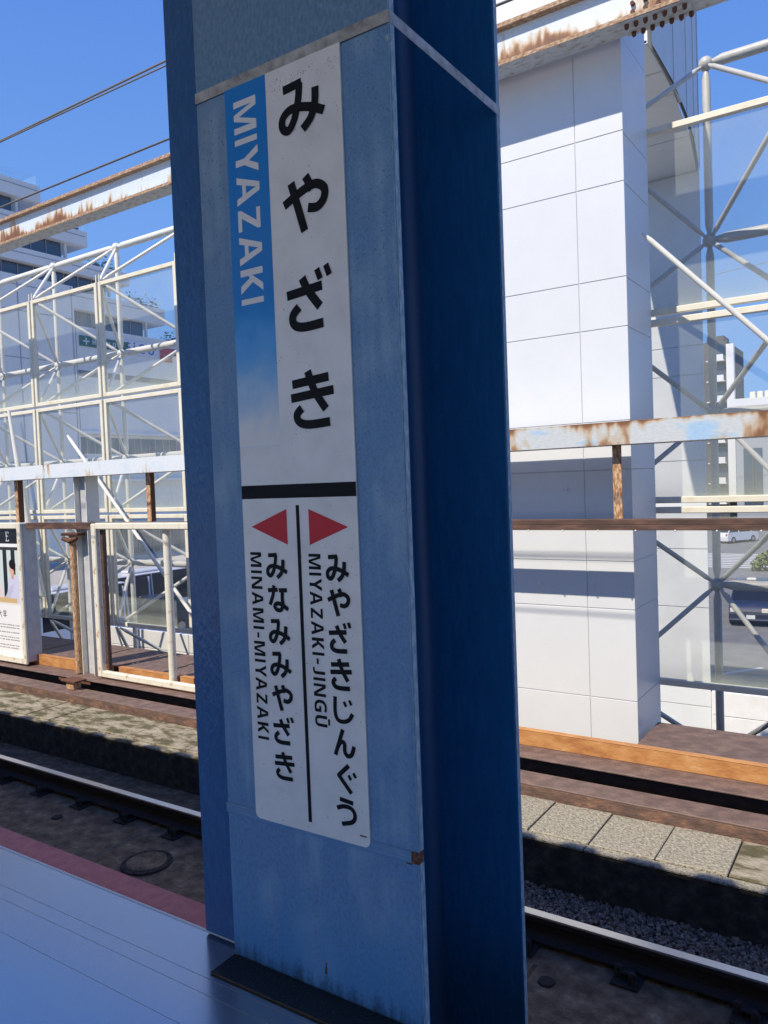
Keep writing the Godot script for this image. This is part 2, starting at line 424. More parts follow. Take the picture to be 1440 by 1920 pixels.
# one kana in the box x0..x1, y0 (top)..y1 (bottom) on the plane z
func kana_mesh(ch: String, x0: float, x1: float, y0: float, y1: float, z: float, weight: float) -> SurfaceTool:
	var st := sb()
	var w := weight * (y0 - y1)
	var zz := z
	for s in kana(ch):
		var p := PackedVector2Array()
		for i in range(1, s.size(), 2):
			p.append(Vector2(lerpf(x0 + w * 0.2, x1 - w * 0.2, s[i]), lerpf(y0 - w * 0.15, y1 + w * 0.15, s[i + 1])))
		if s[0] == "c":
			var c := PackedVector2Array()
			for i in p.size() - 1:
				for k in 7:
					c.append(p[i].cubic_interpolate(p[i + 1], p[maxi(i - 1, 0)], p[mini(i + 2, p.size() - 1)], k / 7.0))
			c.append(p[p.size() - 1])
			p = c
		zz = ribbon(st, p, w * (0.72 if s[0] == "d" else 1.0), zz) + 0.00006
	return st

# Latin letters in a given font, each letter a mesh, running along dir with the cap height along up
func write_line(parent: Node, text: String, font_name: String, weight: int, start: Vector3, along: Vector3, up: Vector3, length: float, cap: float, material: Material, stretch := 1.0) -> void:
	var font := SystemFont.new()
	font.font_names = PackedStringArray([font_name])
	font.font_weight = weight
	var meshes := []
	var widths := []
	var total := 0.0
	var capn := 0.0
	for ch in text:
		var t := TextMesh.new()
		t.font = font
		t.text = ch
		t.font_size = 64
		t.pixel_size = 0.01
		t.depth = 0.0
		t.curve_step = 2.0
		var bb := t.get_aabb()
		if ch == "I" or ch == "M" or ch == "H":
			capn = bb.size.y
		meshes.append(t)
		widths.append(bb)
	if capn == 0.0:
		capn = widths[0].size.y
	var k := cap / capn
	for i in text.length():
		total += kern(text, i) * cap
		if text[i] == "I":
			widths[i] = AABB(Vector3.ZERO, Vector3(0.19 * capn / stretch, capn, 0))
	total = 0.0
	for i in text.length():
		total += widths[i].size.x * k * stretch + kern(text, i) * cap
	var gap := (length - total) / maxf(1, text.length() - 1)
	var at := 0.0
	var n := along.cross(up)
	for i in text.length():
		var bb: AABB = widths[i]
		var st := SurfaceTool.new()
		st.begin(Mesh.PRIMITIVE_TRIANGLES)
		var base := 0.5 * (bb.size.y if text[i] != "-" else 0.0)
		var o := start + along * (at - bb.position.x * k * stretch)
		if text[i] == "I":
			var bar := sb()
			var wi := bb.size.x * k * stretch
			var n0 := start + along * (at + wi * 0.5) + up * cap * 0.5
			hull(bar, n0, along * cap * 0.095, up * cap * 0.5, n * 0.0001)
			obj("letter", bar, material, parent)
			at += wi + gap + kern(text, i) * cap
			continue
		if text[i] == "-":
			o += up * cap * 0.42 - up * (bb.position.y + bb.size.y / 2) * k
		else:
			o += -up * bb.position.y * (k if text[i] != "J" else cap / bb.size.y)
		st.append_from(meshes[i], 0, Transform3D(Basis(along * k * stretch, up * (k if text[i] != "J" else cap / bb.size.y), n * k), o))
		put("letter", st.commit(), material, parent)
		at += bb.size.x * k * stretch + gap + kern(text, i) * cap

func kern(text: String, i: int) -> float:
	if i + 1 >= text.length():
		return 0.0
	var p := text.substr(i, 2)
	return {"YA": -0.17, "AY": -0.12, "AZ": -0.02, "ZA": -0.02, "AK": -0.03, "IY": -0.03, "AM": -0.02, "NA": -0.03}.get(p, 0.0)

# ---------------------------------------------------------------- scene
func _ready() -> void:
	var cam := Camera3D.new()
	cam.name = "camera"
	cam.fov = 66.574
	cam.near = 0.05
	cam.far = 2000.0
	cam.position = Vector3(0, 1.2, 0)
	cam.rotation_degrees = Vector3(-2.070, 33.730, -2.148)
	add_child(cam)
	cam.current = true
	var we := WorldEnvironment.new()
	we.name = "environment"
	var env := Environment.new()
	env.background_mode = Environment.BG_SKY
	var sm := ProceduralSkyMaterial.new()
	sm.sky_top_color = Color(0.16, 0.385, 0.80)
	sm.sky_horizon_color = Color(0.54, 0.73, 0.95)
	sm.sky_curve = 0.42
	sm.ground_horizon_color = Color(0.55, 0.57, 0.58)
	sm.ground_bottom_color = Color(0.40, 0.39, 0.37)
	sm.sun_angle_max = 12.0
	sm.sun_curve = 0.05
	var sky := Sky.new()
	sky.sky_material = sm
	env.sky = sky
	env.tonemap_mode = Environment.TONE_MAPPER_LINEAR
	env.tonemap_exposure = 1.1
	env.sdfgi_enabled = true
	env.ssao_enabled = true
	env.ssil_enabled = true
	we.environment = env
	add_child(we)
	var sun := DirectionalLight3D.new()
	sun.name = "sun"
	sun.light_energy = 1.55
	sun.light_color = Color(1.0, 0.96, 0.89)
	sun.light_angular_distance = 0.5
	sun.shadow_enabled = true
	add_child(sun)
	sun.look_at_from_position(Vector3.ZERO, Vector3(0.23, -1.25, -1.0), Vector3.UP)

	make_materials()
	ground()
	platform()
	track()
	ledge()
	girders()
	posts_and_frames()
	white_column()
	screens()
	white_building()
	store()
	far_side()
	vehicles()
	wires()
	blue_column()
	station_sign()

# ---------------------------------------------------------------- setting
func ground() -> void:
	var st := sb()
	quad(st, Vector3(-700, -5.5, -900), Vector3(700, -5.5, -900), Vector3(700, -5.5, 300), Vector3(-700, -5.5, 300))
	struct("ground", st, M.asphalt)
	st = sb()
	quad(st, Vector3(-69.9, -5.496, -140), Vector3(-34, -5.496, -140), Vector3(-28, -5.496, -12), Vector3(-69.9, -5.496, -12))
	struct("plaza", st, M.plaza)
	# painted markings
	var c := 0
	for i in 9:
		st = sb()
		var z := -58.0 - i * 1.15
		box(st, Vector3(-16, -5.499, z), Vector3(-3.5, -5.492, z - 0.5))
		struct("crosswalk_stripe", st, M.road_paint).name = "crosswalk_stripe" if i == 0 else "crosswalk_stripe_%03d" % i
	for i in 4:
		st = sb()
		var p := Vector3(-6.6 + i * 2.0, -5.495, -26.0 - i * 2.0)
		hull(st, p, Vector3(0.55, 0, -0.75), Vector3(0, 0.003, 0), Vector3(0.06, 0, 0.045))
		struct("lane_dash", st, M.road_paint).name = "lane_dash" if i == 0 else "lane_dash_%03d" % i
	st = sb()
	box(st, Vector3(-60, -2.3, 14), Vector3(40, -1.9, -5.3))
	box(st, Vector3(-60, -2.3, -5.3), Vector3(40, -1.8, -7.5))
	struct("viaduct_deck", st, M.bed)

func platform() -> void:
	var st := sb()
	box(st, Vector3(-40, 0, -1.44), Vector3(24, -0.12, 0.1))
	var p := struct("platform", st, M.platform_coat)
	st = sb()
	box(st, Vector3(-40, 0, 0.1005), Vector3(24, -0.12, 8))
	struct("platform_paving", st, M.paving)
	for q in [[-1.297, 0.0009], [-1.251, 0.0007], [-1.149, 0.0009]]:
		st = sb()
		box(st, Vector3(-40, 0.0004, q[0] - q[1]), Vector3(24, -0.01, q[0] + q[1]))
		obj("coating_seam", st, M.seam, p)
	st = sb()
	box(st, Vector3(-40, 0.001, -1.4475), Vector3(-1.0, -0.12, -1.538), 0.004)
	obj("red_edge_strip", st, M.platform_red, p)
	st = sb()
	box(st, Vector3(-40, 0.002, -1.4405), Vector3(-1.0, -0.12, -1.447))
	obj("white_edge_line", st, M.paint_white, p)
	st = sb()
	box(st, Vector3(-40, -0.125, -1.44), Vector3(24, -1.9, -1.2))
	box(st, Vector3(-40, -0.125, 7.9), Vector3(24, -1.9, 7.7))
	obj("platform_wall", st, M.bed, p)
	# the roof over this platform: folded steel sheet, its wavy edge shades the track
	st = sb()
	var prof := PackedVector2Array()
	var x := -40.0
	while x < 22.0:
		for q in [[0.0, 0.0], [0.15, 0.0], [0.21, 0.075], [0.39, 0.075], [0.45, 0.0]]:
			if q[0] < 0.44:
				prof.append(Vector2(x + q[0], 3.30 + q[1]))
		x += 0.45
	for i in prof.size() - 1:
		var a := prof[i]
		var b := prof[i + 1]
		for s in [0.0, 0.006]:
			quad(st, Vector3(a.x, a.y + s, -1.42), Vector3(b.x, b.y + s, -1.42), Vector3(b.x, b.y + s, 4.4), Vector3(a.x, a.y + s, 4.4))
	var roof := thing("platform_roof", "folded steel sheet roof over the platform above the blue column", "roof")
	obj("roof_sheet", st, M.roof_white, roof)
	st = sb()
	box(st, Vector3(-40, 3.28, 0.6), Vector3(22, 3.0, 0.75))
	box(st, Vector3(-40, 3.28, 4.0), Vector3(22, 3.0, 4.15))
	obj("purlin", st, M.blue_clean, roof)

func rail_profile() -> PackedVector2Array:
	var h := [[-0.0635, 0.0], [-0.0635, 0.012], [-0.012, 0.03], [-0.0085, 0.045], [-0.0085, 0.095], [-0.0325, 0.112], [-0.0325, 0.138], [-0.024, 0.151], [0.024, 0.151], [0.0325, 0.138], [0.0325, 0.112], [0.0085, 0.095], [0.0085, 0.045], [0.012, 0.03], [0.0635, 0.012], [0.0635, 0.0]]
	var p := PackedVector2Array()
	for q in h:
		p.append(Vector2(q[0], q[1]))
	return p

func track() -> void:
	var st := sb()
	box(st, Vector3(-40, -1.68, -2.7), Vector3(24, -1.9, -4.72), 0.01)
	var slab := struct("track_slab", st, M.bed)
	# cross joints and cast-in lifting caps
	for i in 5:
		st = sb()
		box(st, Vector3(-7.2 + i * 1.78, -1.683, -2.75), Vector3(-7.175 + i * 1.78, -1.678, -4.2))
		obj("joint", st, M.rubber, slab)
	for p in [Vector3(-1.73, -1.68, -4.08), Vector3(-3.5, -1.68, -4.08), Vector3(-6.35, -1.68, -4.05)]:
		st = sb()
		tube(st, p, p + Vector3(0, 0.012, 0), 0.05, 0.045, 16)
		obj("lifting_cap", st, M.rail_side, slab)
	st = sb()
	box(st, Vector3(-40, -1.78, -4.72), Vector3(24, -1.92, -5.21))
	struct("ballast_bed", st, M.bed)
	# ballast stones
	var rng := RandomNumberGenerator.new()
	rng.seed = 4
	var stone := sb()
	var dirs := [Vector3(1, 0.2, 0.1), Vector3(-0.9, 0.1, 0.3), Vector3(0.1, 0.8, 0.2), Vector3(0.2, -0.7, -0.1), Vector3(0, 0.1, 1), Vector3(0.1, 0.3, -0.9)]
	for a in [0, 1]:
		for b in [2, 3]:
			for c in [4, 5]:
				if (a + b + c) % 2 == 0:
					tri(stone, dirs[a], dirs[b], dirs[c])
				else:
					tri(stone, dirs[a], dirs[c], dirs[b])
	stone.generate_normals()
	var mm := MultiMesh.new()
	mm.transform_format = MultiMesh.TRANSFORM_3D
	mm.use_colors = true
	mm.mesh = stone.commit()
	var n := 11000
	mm.instance_count = n
	for i in n:
		var z := rng.randf_range(-4.74, -5.2)
		var x := -4.6 + 6.1 * pow(rng.randf(), 0.75)
		var r := rng.randf_range(0.010, 0.024)
		var b := Basis.from_euler(Vector3(rng.randf() * TAU, rng.randf() * TAU, rng.randf() * TAU)).scaled(Vector3(r, r * 0.8, r))
		mm.set_instance_transform(i, Transform3D(b, Vector3(x, -1.775 + rng.randf() * 0.02, z)))
		var g := rng.randf_range(0.06, 0.27) * (1.5 if rng.randf() < 0.08 else 1.0)
		mm.set_instance_color(i, Color(g * 1.3, g * 0.97, g * 0.7))
	var bm := flat_mat("ballast_stone", Color.WHITE, 0.85)
	bm.vertex_color_use_as_albedo = true
	var mi := MultiMeshInstance3D.new()
	mi.name = "ballast_gravel"
	mi.multimesh = mm
	mi.material_override = bm
	add_child(mi)
	mi.set_meta("kind", "stuff")
	tag(mi, "brown grey ballast gravel between the far rail and the cable trough", "gravel")
	# rails
	var k := 0
	for z in [-4.43, -3.363]:
		var r := thing("rail", ["steel rail with polished head beside the ballast gravel", "steel rail hidden close under the platform edge"][k], "rail", Vector3(0, -1.651, z), "rails of the near track")
		st = sb()
		prism(st, rail_profile(), Vector3(-40, 0, 0), Vector3(0, 0, 1), Vector3.UP, Vector3(64, 0, 0))
		obj("rail_body", st, M.rail_side, r)
		st = sb()
		box(st, Vector3(-40, 0.1512, -0.031), Vector3(24, 0.1535, 0.031))
		quad(st, Vector3(-40, 0.1535, 0.0312), Vector3(24, 0.1535, 0.0312), Vector3(24, 0.142, 0.0345), Vector3(-40, 0.142, 0.0345))
		obj("running_surface", st, M.rail_top, r)
		k += 1
		for i in 18:
			var x := -10.79 + i * 0.63
			st = sb()
			box(st, Vector3(x - 0.08, -0.028, -0.19), Vector3(x + 0.08, -0.012, 0.19), 0.004)
			var f := obj("fastening_plate", st, M.rail_side, r)
			for s in [-1.0, 1.0]:
				for dx in [-0.045, 0.045]:
					st = sb()
					var zz: float = s * (0.115 if dx < 0 else 0.16)
					tube(st, Vector3(x + dx, -0.006, zz), Vector3(x + dx, 0.05, zz), 0.024, 0.024, 6)
					ball(st, Vector3(x + dx, 0.052, zz), 0.019, 0.7, 4)
					obj("bolt", st, M.rail_side, f)
				st = sb()
				hull(st, Vector3(x, 0.018, s * 0.085), Vector3(0.04, 0, 0), Vector3(0, 0.007, -s * 0.004), Vector3(0, 0.012, s * 0.05), 0.002)
				obj("spring_clip", st, M.rail_side, f)
	# round cover between the rails
	var mh := thing("manhole_cover", "round cast iron cover set in the slab between the rails", "manhole cover", Vector3(-4.93, -1.679, -3.88))
	st = sb()
	tube(st, Vector3(0, 0, 0), Vector3(0, 0.014, 0), 0.2, 0.195, 28)
	obj("ring", st, M.rail_side, mh)
	st = sb()
	tube(st, Vector3(0, 0.01, 0), Vector3(0, 0.02, 0), 0.155, 0.152, 28)
	obj("lid", st, M.bed, mh)
	for i in 10:
		st = sb()
		var a := TAU * i / 10
		ball(st, Vector3(cos(a) * 0.176, 0.014, sin(a) * 0.176), 0.012, 0.6, 4)
		obj("rim_stud", st, M.rail_side, mh)

func ledge() -> void:
	var st := sb()
	box(st, Vector3(-40, -1.43, -5.2), Vector3(24, -1.92, -5.9))
	var t := struct("cable_trough_wall", st, M.trough_side)
	var rng := RandomNumberGenerator.new()
	rng.seed = 9
	st = sb()
	var x := -13.0
	while x < 3.0:
		st = sb()
		var w := rng.randf_range(0.9, 1.4)
		box(st, Vector3(x + 0.003, -1.43, -5.19), Vector3(x + w - 0.003, -1.404 - rng.randf() * 0.006, -5.272), 0.006)
		obj("curb_stone", st, M.lid if x > -4.0 else M.lid_mossy, t)
		x += w
	x = -12.93
	while x < 3.0:
		st = sb()
		var c := Vector3(x + 0.23, -1.415, -5.56)
		var tilt := rng.randf_range(-0.012, 0.012)
		var m := Vector3(0, rng.randf_range(-0.004, 0.004), 0)
		hull(st, c + m, Vector3(0.2255, tilt * 0.2, 0), Vector3(0, 0.018, 0), Vector3(0, -tilt * 0.12, 0.278), 0.005)
		obj("trough_lid", st, M.lid if (x > -4.2 and rng.randf() < 0.72) else M.lid_mossy, t)
		x += 0.46

func girders() -> void:
	# brown steel members on the viaduct edge
	var st := sb()
	box(st, Vector3(-40, -1.296, -5.85), Vector3(24, -1.312, -6.11), 0.004)
	var a := thing("edge_girder", "low brown steel girder directly behind the concrete trough lids", "girder", Vector3.ZERO)
	obj("top_flange", st, M.brown_steel, a)
	st = sb()
	box(st, Vector3(-40, -1.3125, -5.852), Vector3(24, -1.46, -5.87), 0.003)
	obj("face", st, M.brown_face, a)
	var b := thing("deck_girder", "brown steel girder beyond the dark gap, carrying the orange rusted upstand", "girder", Vector3.ZERO)
	st = sb()
	box(st, Vector3(-40, -1.225, -6.23), Vector3(24, -1.241, -6.56), 0.004)
	box(st, Vector3(-40, -1.2415, -6.50), Vector3(24, -1.9, -6.514))
	obj("top_flange", st, M.brown_steel, b)
	var segs := [[-13.0, -9.02], [-8.95, -8.76], [-8.64, -7.22], [-7.16, 3.0]]
	for s in segs:
		st = sb()
		box(st, Vector3(s[0], -1.224, -6.505), Vector3(s[1], -1.088, -6.52), 0.003)
		box(st, Vector3(s[0], -1.0875, -6.502), Vector3(s[1], -1.079, -6.57), 0.002)
		obj("upstand", st, M.orange_rust, b)
	var edges := [-13.2, -12.0, -10.78, -9.55, -8.73, -7.9, -6.7, -5.4]
	for i in edges.size() - 1:
		st = sb()
		box(st, Vector3(edges[i] + 0.03, -1.10, -6.58), Vector3(edges[i + 1] - 0.03, -1.115, -7.5), 0.004)
		box(st, Vector3(edges[i] + 0.05, -1.1155, -6.62), Vector3(edges[i + 1] - 0.05, -1.5, -6.64))
		obj("deck_plate", st, M.brown_steel, b)
	st = sb()
	box(st, Vector3(-1.93, -1.11, -6.66), Vector3(4.0, -1.125, -7.35), 0.004)
	box(st, Vector3(-1.91, -1.1255, -6.68), Vector3(4.0, -1.5, -6.70))
	obj("deck_plate", st, M.brown_steel, b)
	# high I-beam over the posts
	var g := thing("overhead_beam", "rust streaked pale blue I-beam high above the posts", "beam", Vector3.ZERO)
	st = sb()
	box(st, Vector3(-22, 4.86, -6.5), Vector3(8, 4.884, -6.74), 0.003)
	obj("bottom_flange", st, M.girder_paint, g)
	st = sb()
	box(st, Vector3(-22, 5.18, -6.5), Vector3(8, 5.224, -6.74), 0.003)
	obj("top_flange", st, M.girder_edge, g)
	st = sb()
	box(st, Vector3(-22, 4.855, -6.494), Vector3(8, 4.889, -6.4995))
	obj("rusty_lip", st, M.girder_edge, g)
	for r in [[-22.0, -12.0, "girder_face"], [-12.0, -2.9, "girder_face"], [-2.9, 8.0, "girder_face_right"]]:
		st = sb()
		quad(st, Vector3(r[0], 5.18, -6.57), Vector3(r[1], 5.18, -6.57), Vector3(r[1], 4.885, -6.57), Vector3(r[0], 4.885, -6.57))
		quad(st, Vector3(r[0], 5.18, -6.59), Vector3(r[1], 5.18, -6.59), Vector3(r[1], 4.885, -6.59), Vector3(r[0], 4.885, -6.59))
		obj("web", st, M[r[2]], g)
	st = sb()
	box(st, Vector3(-1.87, 4.845, -6.505), Vector3(-1.34, 4.8595, -6.735), 0.002)
	var sp := obj("splice_plate", st, M.girder_paint, g)
	for i in 7:
		for zz in [-6.55, -6.69]:
			st = sb()
			var bx := -1.83 + i * 0.075 + (0.02 if zz < -6.6 else 0.0)
			tube(st, Vector3(bx, 4.845, zz), Vector3(bx, 4.815, zz), 0.02, 0.018, 6)
			ball(st, Vector3(bx, 4.815, zz), 0.014, 0.9, 4)
			obj("bolt", st, M.rust_dark, sp)
	for i in 5:
		for yy in [4.93, 5.0]:
			st = sb()
			var bx := -1.78 + i * 0.1
			tube(st, Vector3(bx, yy, -6.57), Vector3(bx, yy, -6.54), 0.02, 0.018, 6)
			obj("bolt", st, M.rust_dark, sp)
	# middle beam lying flat
	var h := thing("middle_beam", "pale blue steel beam with rust patches across the posts at mid height", "beam", Vector3.ZERO)
	st = sb()
	box(st, Vector3(-22, 1.45, -6.362), Vector3(8, 1.632, -6.70), 0.003)
	obj("body", st, M.girder_paint, h)
	for r in [[-22.0, -14.0, "rail_face"], [-14.0, -4.5, "rail_face"], [-4.5, 8.0, "rail_face_right"]]:
		st = sb()
		quad(st, Vector3(r[0], 1.635, -6.355), Vector3(r[1], 1.635, -6.355), Vector3(r[1], 1.448, -6.355), Vector3(r[0], 1.448, -6.355))
		obj("face", st, M[r[2]], h)

func posts_and_frames() -> void:
	var st := sb()
	# grey H post
	var p := thing("steel_post", "grey painted H-section post under the middle beam, between advertisement board and empty frame", "post", Vector3(-9.16, -1.3, -6.52))
	st = sb()
	box(st, Vector3(-0.13, 0, 0.10), Vector3(-0.118, 2.748, -0.10), 0.002)
	box(st, Vector3(0.118, 0, 0.10), Vector3(0.13, 2.748, -0.10), 0.002)
	obj("flange", st, M.tube_white, p)
	st = sb()
	box(st, Vector3(-0.1175, 0, 0.02), Vector3(0.1175, 2.748, 0.0))
	obj("web", st, M.grey_paint, p)
	# thin rusted posts between the middle beam and the brown rail
	var spots := [[-10.75, "rusted angle post above the advertisement board under the middle beam"], [-7.86, "rusted angle post above the empty cream frame under the middle beam"], [-1.985, "rusted angle post in front of the white clad column"]]
	for s in spots:
		var q := thing("angle_post", s[1], "post", Vector3(s[0], 0.835, -6.48), "thin rusted posts between beam and rail")
		st = sb()
		box(st, Vector3(-0.035, 0, 0.0), Vector3(0.04, 0.614, -0.012), 0.002)
		obj("front_leg", st, M.rust_post, q)
		st = sb()
		box(st, Vector3(-0.035, 0, -0.0125), Vector3(-0.023, 0.614, -0.13), 0.002)
		obj("side_leg", st, M.rust_dark, q)
	# brown rail along the frame tops
	var r := thing("guard_rail", "thin brown steel rail running along the tops of the frames", "rail", Vector3.ZERO)
	st = sb()
	box(st, Vector3(-10.42, 0.79, -6.40), Vector3(6, 0.835, -6.52), 0.003)
	obj("rail_body", st, M.brown_rail, r)
	st = sb()
	box(st, Vector3(-10.42, 0.7895, -6.40), Vector3(6, 0.745, -6.412), 0.002)
	obj("lower_leg", st, M.brown_rail, r)
	for i in 7:
		st = sb()
		ball(st, Vector3(-2.75 + i * 0.31, 0.742, -6.398), 0.008, 1.0, 4)
		obj("bolt", st, M.tube_white, r)
	# orange pipe post with a rusted clamp
	var o := thing("rusted_pipe_post", "orange rusted pipe with corroded clamp standing before the grey post", "post", Vector3(-9.34, -1.2, -6.40))
	st = sb()
	tube(st, Vector3(0, 0, 0), Vector3(0, 1.86, 0), 0.045, 0.045, 12)
	obj("pipe", st, M.rust_post, o)
	st = sb()
	box(st, Vector3(-0.16, 1.86, -0.06), Vector3(0.2, 1.90, 0.07), 0.006)
	for i in 9:
		ball(st, Vector3(-0.12 + i * 0.032, 1.83 - 0.045 * (1.0 - absf(i - 4) / 5.0), 0.05), 0.035, 0.9, 5)
	obj("clamp", st, M.rust_dark, o)
	st = sb()
	box(st, Vector3(-0.24, -0.09, -0.12), Vector3(0.45, -0.06, 0.16), 0.004)
	obj("foot_plate", st, M.rust_dark, o)
	var fb := thing("frame_foot", "small rusted foot block under the corner of the empty frame", "bracket", Vector3(-8.98, -1.296, -6.05))
	st = sb()
	box(st, Vector3(-0.06, 0, -0.06), Vector3(0.09, 0.10, 0.06), 0.008)
	obj("block", st, M.rust_post, fb)
	st = sb()
	box(st, Vector3(-0.13, 0.1005, -0.09), Vector3(0.17, 0.125, 0.09), 0.004)
	obj("plate", st, M.rust_dark, fb)
	# empty cream frame
	var f := thing("empty_board_frame", "empty cream steel frame of a removed board, rust at its corners", "frame", Vector3(-8.88, -1.2, -6.35))
	for q in [[Vector3(0, 0, 0), Vector3(0.095, 2.02, -0.07)], [Vector3(4.5, 0, 0), Vector3(4.595, 2.02, -0.07)], [Vector3(0.0955, 0, 0), Vector3(4.4995, 0.085, -0.07)], [Vector3(0.0955, 1.945, 0), Vector3(4.4995, 2.03, -0.07)]]:
		st = sb()
		box(st, q[0], q[1], 0.012)
		obj("frame_bar", st, M.cream_frame, f)
	st = sb()
	box(st, Vector3(0.097, 0.087, -0.0705), Vector3(0.15, 1.943, -0.13), 0.004)
	obj("inner_lip", st, M.brown_rail, f)
	st = sb()
	tube(st, Vector3(1.36, 0.01, -0.10), Vector3(1.36, 1.93, -0.10), 0.05, 0.05, 12)
	obj("upright", st, M.cream_frame, f)
	# advertisement board
	var a := thing("advert_board", "framed advertisement board with a poster of a seated person in a pale shirt", "billboard", Vector3(-10.47, -1.2, -6.35))
	st = sb()
	box(st, Vector3(-2.4, 0.03, -0.03), Vector3(-0.004, 2.03, -0.24), 0.006)
	obj("casing", st, M.grey_paint, a)
	for q in [[Vector3(-0.085, 0, 0.02), Vector3(0, 2.04, -0.029)], [Vector3(-2.4, 0, 0.02), Vector3(-2.315, 2.04, -0.029)], [Vector3(-2.3145, 0, 0.02), Vector3(-0.0855, 0.10, -0.029)], [Vector3(-2.3145, 1.95, 0.02), Vector3(-0.0855, 2.04, -0.029)]]:
		st = sb()
		box(st, q[0], q[1], 0.012)
		obj("frame_bar", st, M.cream_frame, a)
	var im := poster_image()
	st = sb()
	quad(st, Vector3(-2.32, 1.955, -0.026), Vector3(-0.08, 1.955, -0.026), Vector3(-0.08, 0.09, -0.026), Vector3(-2.32, 0.09, -0.026))
	var po := obj("poster", st, image_mat("poster_print", im, 0.3), a)
	write_line(po, "HOUSE", "Droid Serif", 400, Vector3(-1.50, 1.77, -0.0245), Vector3.RIGHT, Vector3.UP, 1.15, 0.145, M.print_white, 0.8)
	var kx := -0.74
	for ch in ["大", "学"]:
		put("letter", finish(kana_mesh(ch, kx, kx + 0.11, 0.76, 0.64, -0.0245, 0.1)), M.sign_grey, po)
		kx += 0.125

func finish(st: SurfaceTool) -> ArrayMesh:
	st.generate_normals()
	return st.commit()

func poster_image() -> ImageTexture:
	# print on the poster: dark heading, a window, one seated person at a table, lines of small print
	var w := 448
	var h := 374
	var im := Image.create(w, h, false, Image.FORMAT_RGB8)
	im.fill(Color(0.93, 0.93, 0.93))
	im.fill_rect(Rect2i(0, 0, w, 44), Color(0.13, 0.12, 0.14))
	im.fill_rect(Rect2i(0, 54, w, 168), Color(0.80, 0.85, 0.84))
	for x in [20, 110, 200, 290, 356, 398]:
		im.fill_rect(Rect2i(x, 54, 20, 150), Color(0.16, 0.18, 0.19))
	im.fill_rect(Rect2i(0, 54, w, 9), Color(0.22, 0.22, 0.22))
	var ell := func(cx: float, cy: float, rx: float, ry: float, c: Color, tilt: float) -> void:
		for y in range(maxi(54, int(cy - ry - 30)), mini(216, int(cy + ry + 30))):
			for x in range(maxi(0, int(cx - rx - 30)), mini(w, int(cx + rx + 30))):
				var dx := (x - cx) * cos(tilt) + (y - cy) * sin(tilt)
				var dy := -(x - cx) * sin(tilt) + (y - cy) * cos(tilt)
				if dx * dx / (rx * rx) + dy * dy / (ry * ry) < 1.0:
					im.set_pixel(x, y, c)
	for q in [[404.0, Color(0.80, 0.80, 0.90)], [300.0, Color(0.90, 0.80, 0.80)], [150.0, Color(0.7, 0.75, 0.7)]]:
		var cx: float = q[0]
		var shirt: Color = q[1]
		ell.call(cx + 4, 196.0, 36.0, 64.0, shirt, 0.0)
		ell.call(cx - 26, 194.0, 10.0, 40.0, shirt.darkened(0.06), 0.7)
		ell.call(cx - 2, 137.0, 7.0, 12.0, Color(0.80, 0.62, 0.54), 0.0)
		ell.call(cx - 4, 116.0, 14.0, 19.0, Color(0.86, 0.68, 0.60), 0.1)
		ell.call(cx - 1, 104.0, 17.0, 14.0, Color(0.11, 0.09, 0.09), 0.25)
		ell.call(cx + 9, 114.0, 6.0, 12.0, Color(0.11, 0.09, 0.09), 0.0)
		ell.call(cx - 44, 204.0, 11.0, 5.0, Color(0.86, 0.68, 0.60), 0.2)
	im.fill_rect(Rect2i(0, 204, 420, 14), Color(0.82, 0.70, 0.50))
	im.fill_rect(Rect2i(0, 218, w, 6), Color(0.90, 0.89, 0.87))
	var rng := RandomNumberGenerator.new()
	rng.seed = 2
	for y in [282, 290, 304, 318, 326, 342, 350]:
		var x := 30
		while x < 418:
			var l := rng.randi_range(3, 12)
			im.fill_rect(Rect2i(x, y, l, 3), Color(0.55, 0.55, 0.57))
			x += l + rng.randi_range(1, 4)
	return ImageTexture.create_from_image(im)

func panels(parent: Node, material: Material, gap_material: Material, o: Vector3, u: Vector3, n: Vector3, us: Array, ys: Array, g := 0.006, depth := 0.006) -> void:
	# cladding: every panel its own piece, joints recessed
	for i in us.size() - 1:
		for j in ys.size() - 1:
			var st := sb()
			var a: float = us[i]
			var b: float = us[i + 1]
			var c: float = ys[j]
			var d: float = ys[j + 1]
			hull(st, o + u * (a + b) / 2 + Vector3.UP * (c + d) / 2 + n * depth / 2, u * ((b - a - g) / 2), Vector3.UP * ((d - c - g) / 2), n * depth / 2, 0.0025)
			obj("panel", st, material, parent)

func white_column() -> void:
	var t := thing("white_clad_column", "tall white panel clad tower beside the glass screen, its front in sun", "tower", Vector3(0, -1.4, 0))
	var st := sb()
	box(st, Vector3(-4.2, 0, -6.92), Vector3(-2.006, 7.95, -7.74))
	obj("core", st, M.clad_gap, t)
	var ys := [0.0, 0.12]
	var y := -1.25
	while y < 6.5:
		ys.append(y + 0.43 + 1.4)
		ys.append(y + 1.25 + 1.4)
		y += 1.25
	var yy := []
	for v in ys:
		if v >= 0.0 and v <= 7.8 and (yy.is_empty() or v - yy[yy.size() - 1] > 0.1):
			yy.append(v)
	yy.append(8.0)
	panels(t, M.clad_white, M.clad_gap, Vector3(0, 0, -6.92), Vector3.RIGHT, Vector3.BACK, [-4.2, -3.35, -2.415, -1.985], yy)
	panels(t, M.clad_white, M.clad_gap, Vector3(-2.006, 0, 0), Vector3.BACK, Vector3.RIGHT, [-7.74, -6.922], yy)
	for p in [Vector3(-2.58, 2.49, -6.895), Vector3(-2.87, 1.615, -6.895), Vector3(-2.36, 1.615, -6.895)]:
		st = sb()
		tube(st, p, p + Vector3(0, 0, 0.03), 0.016, 0.014, 10)
		obj("bolt_head", st, M.paint_white, t)

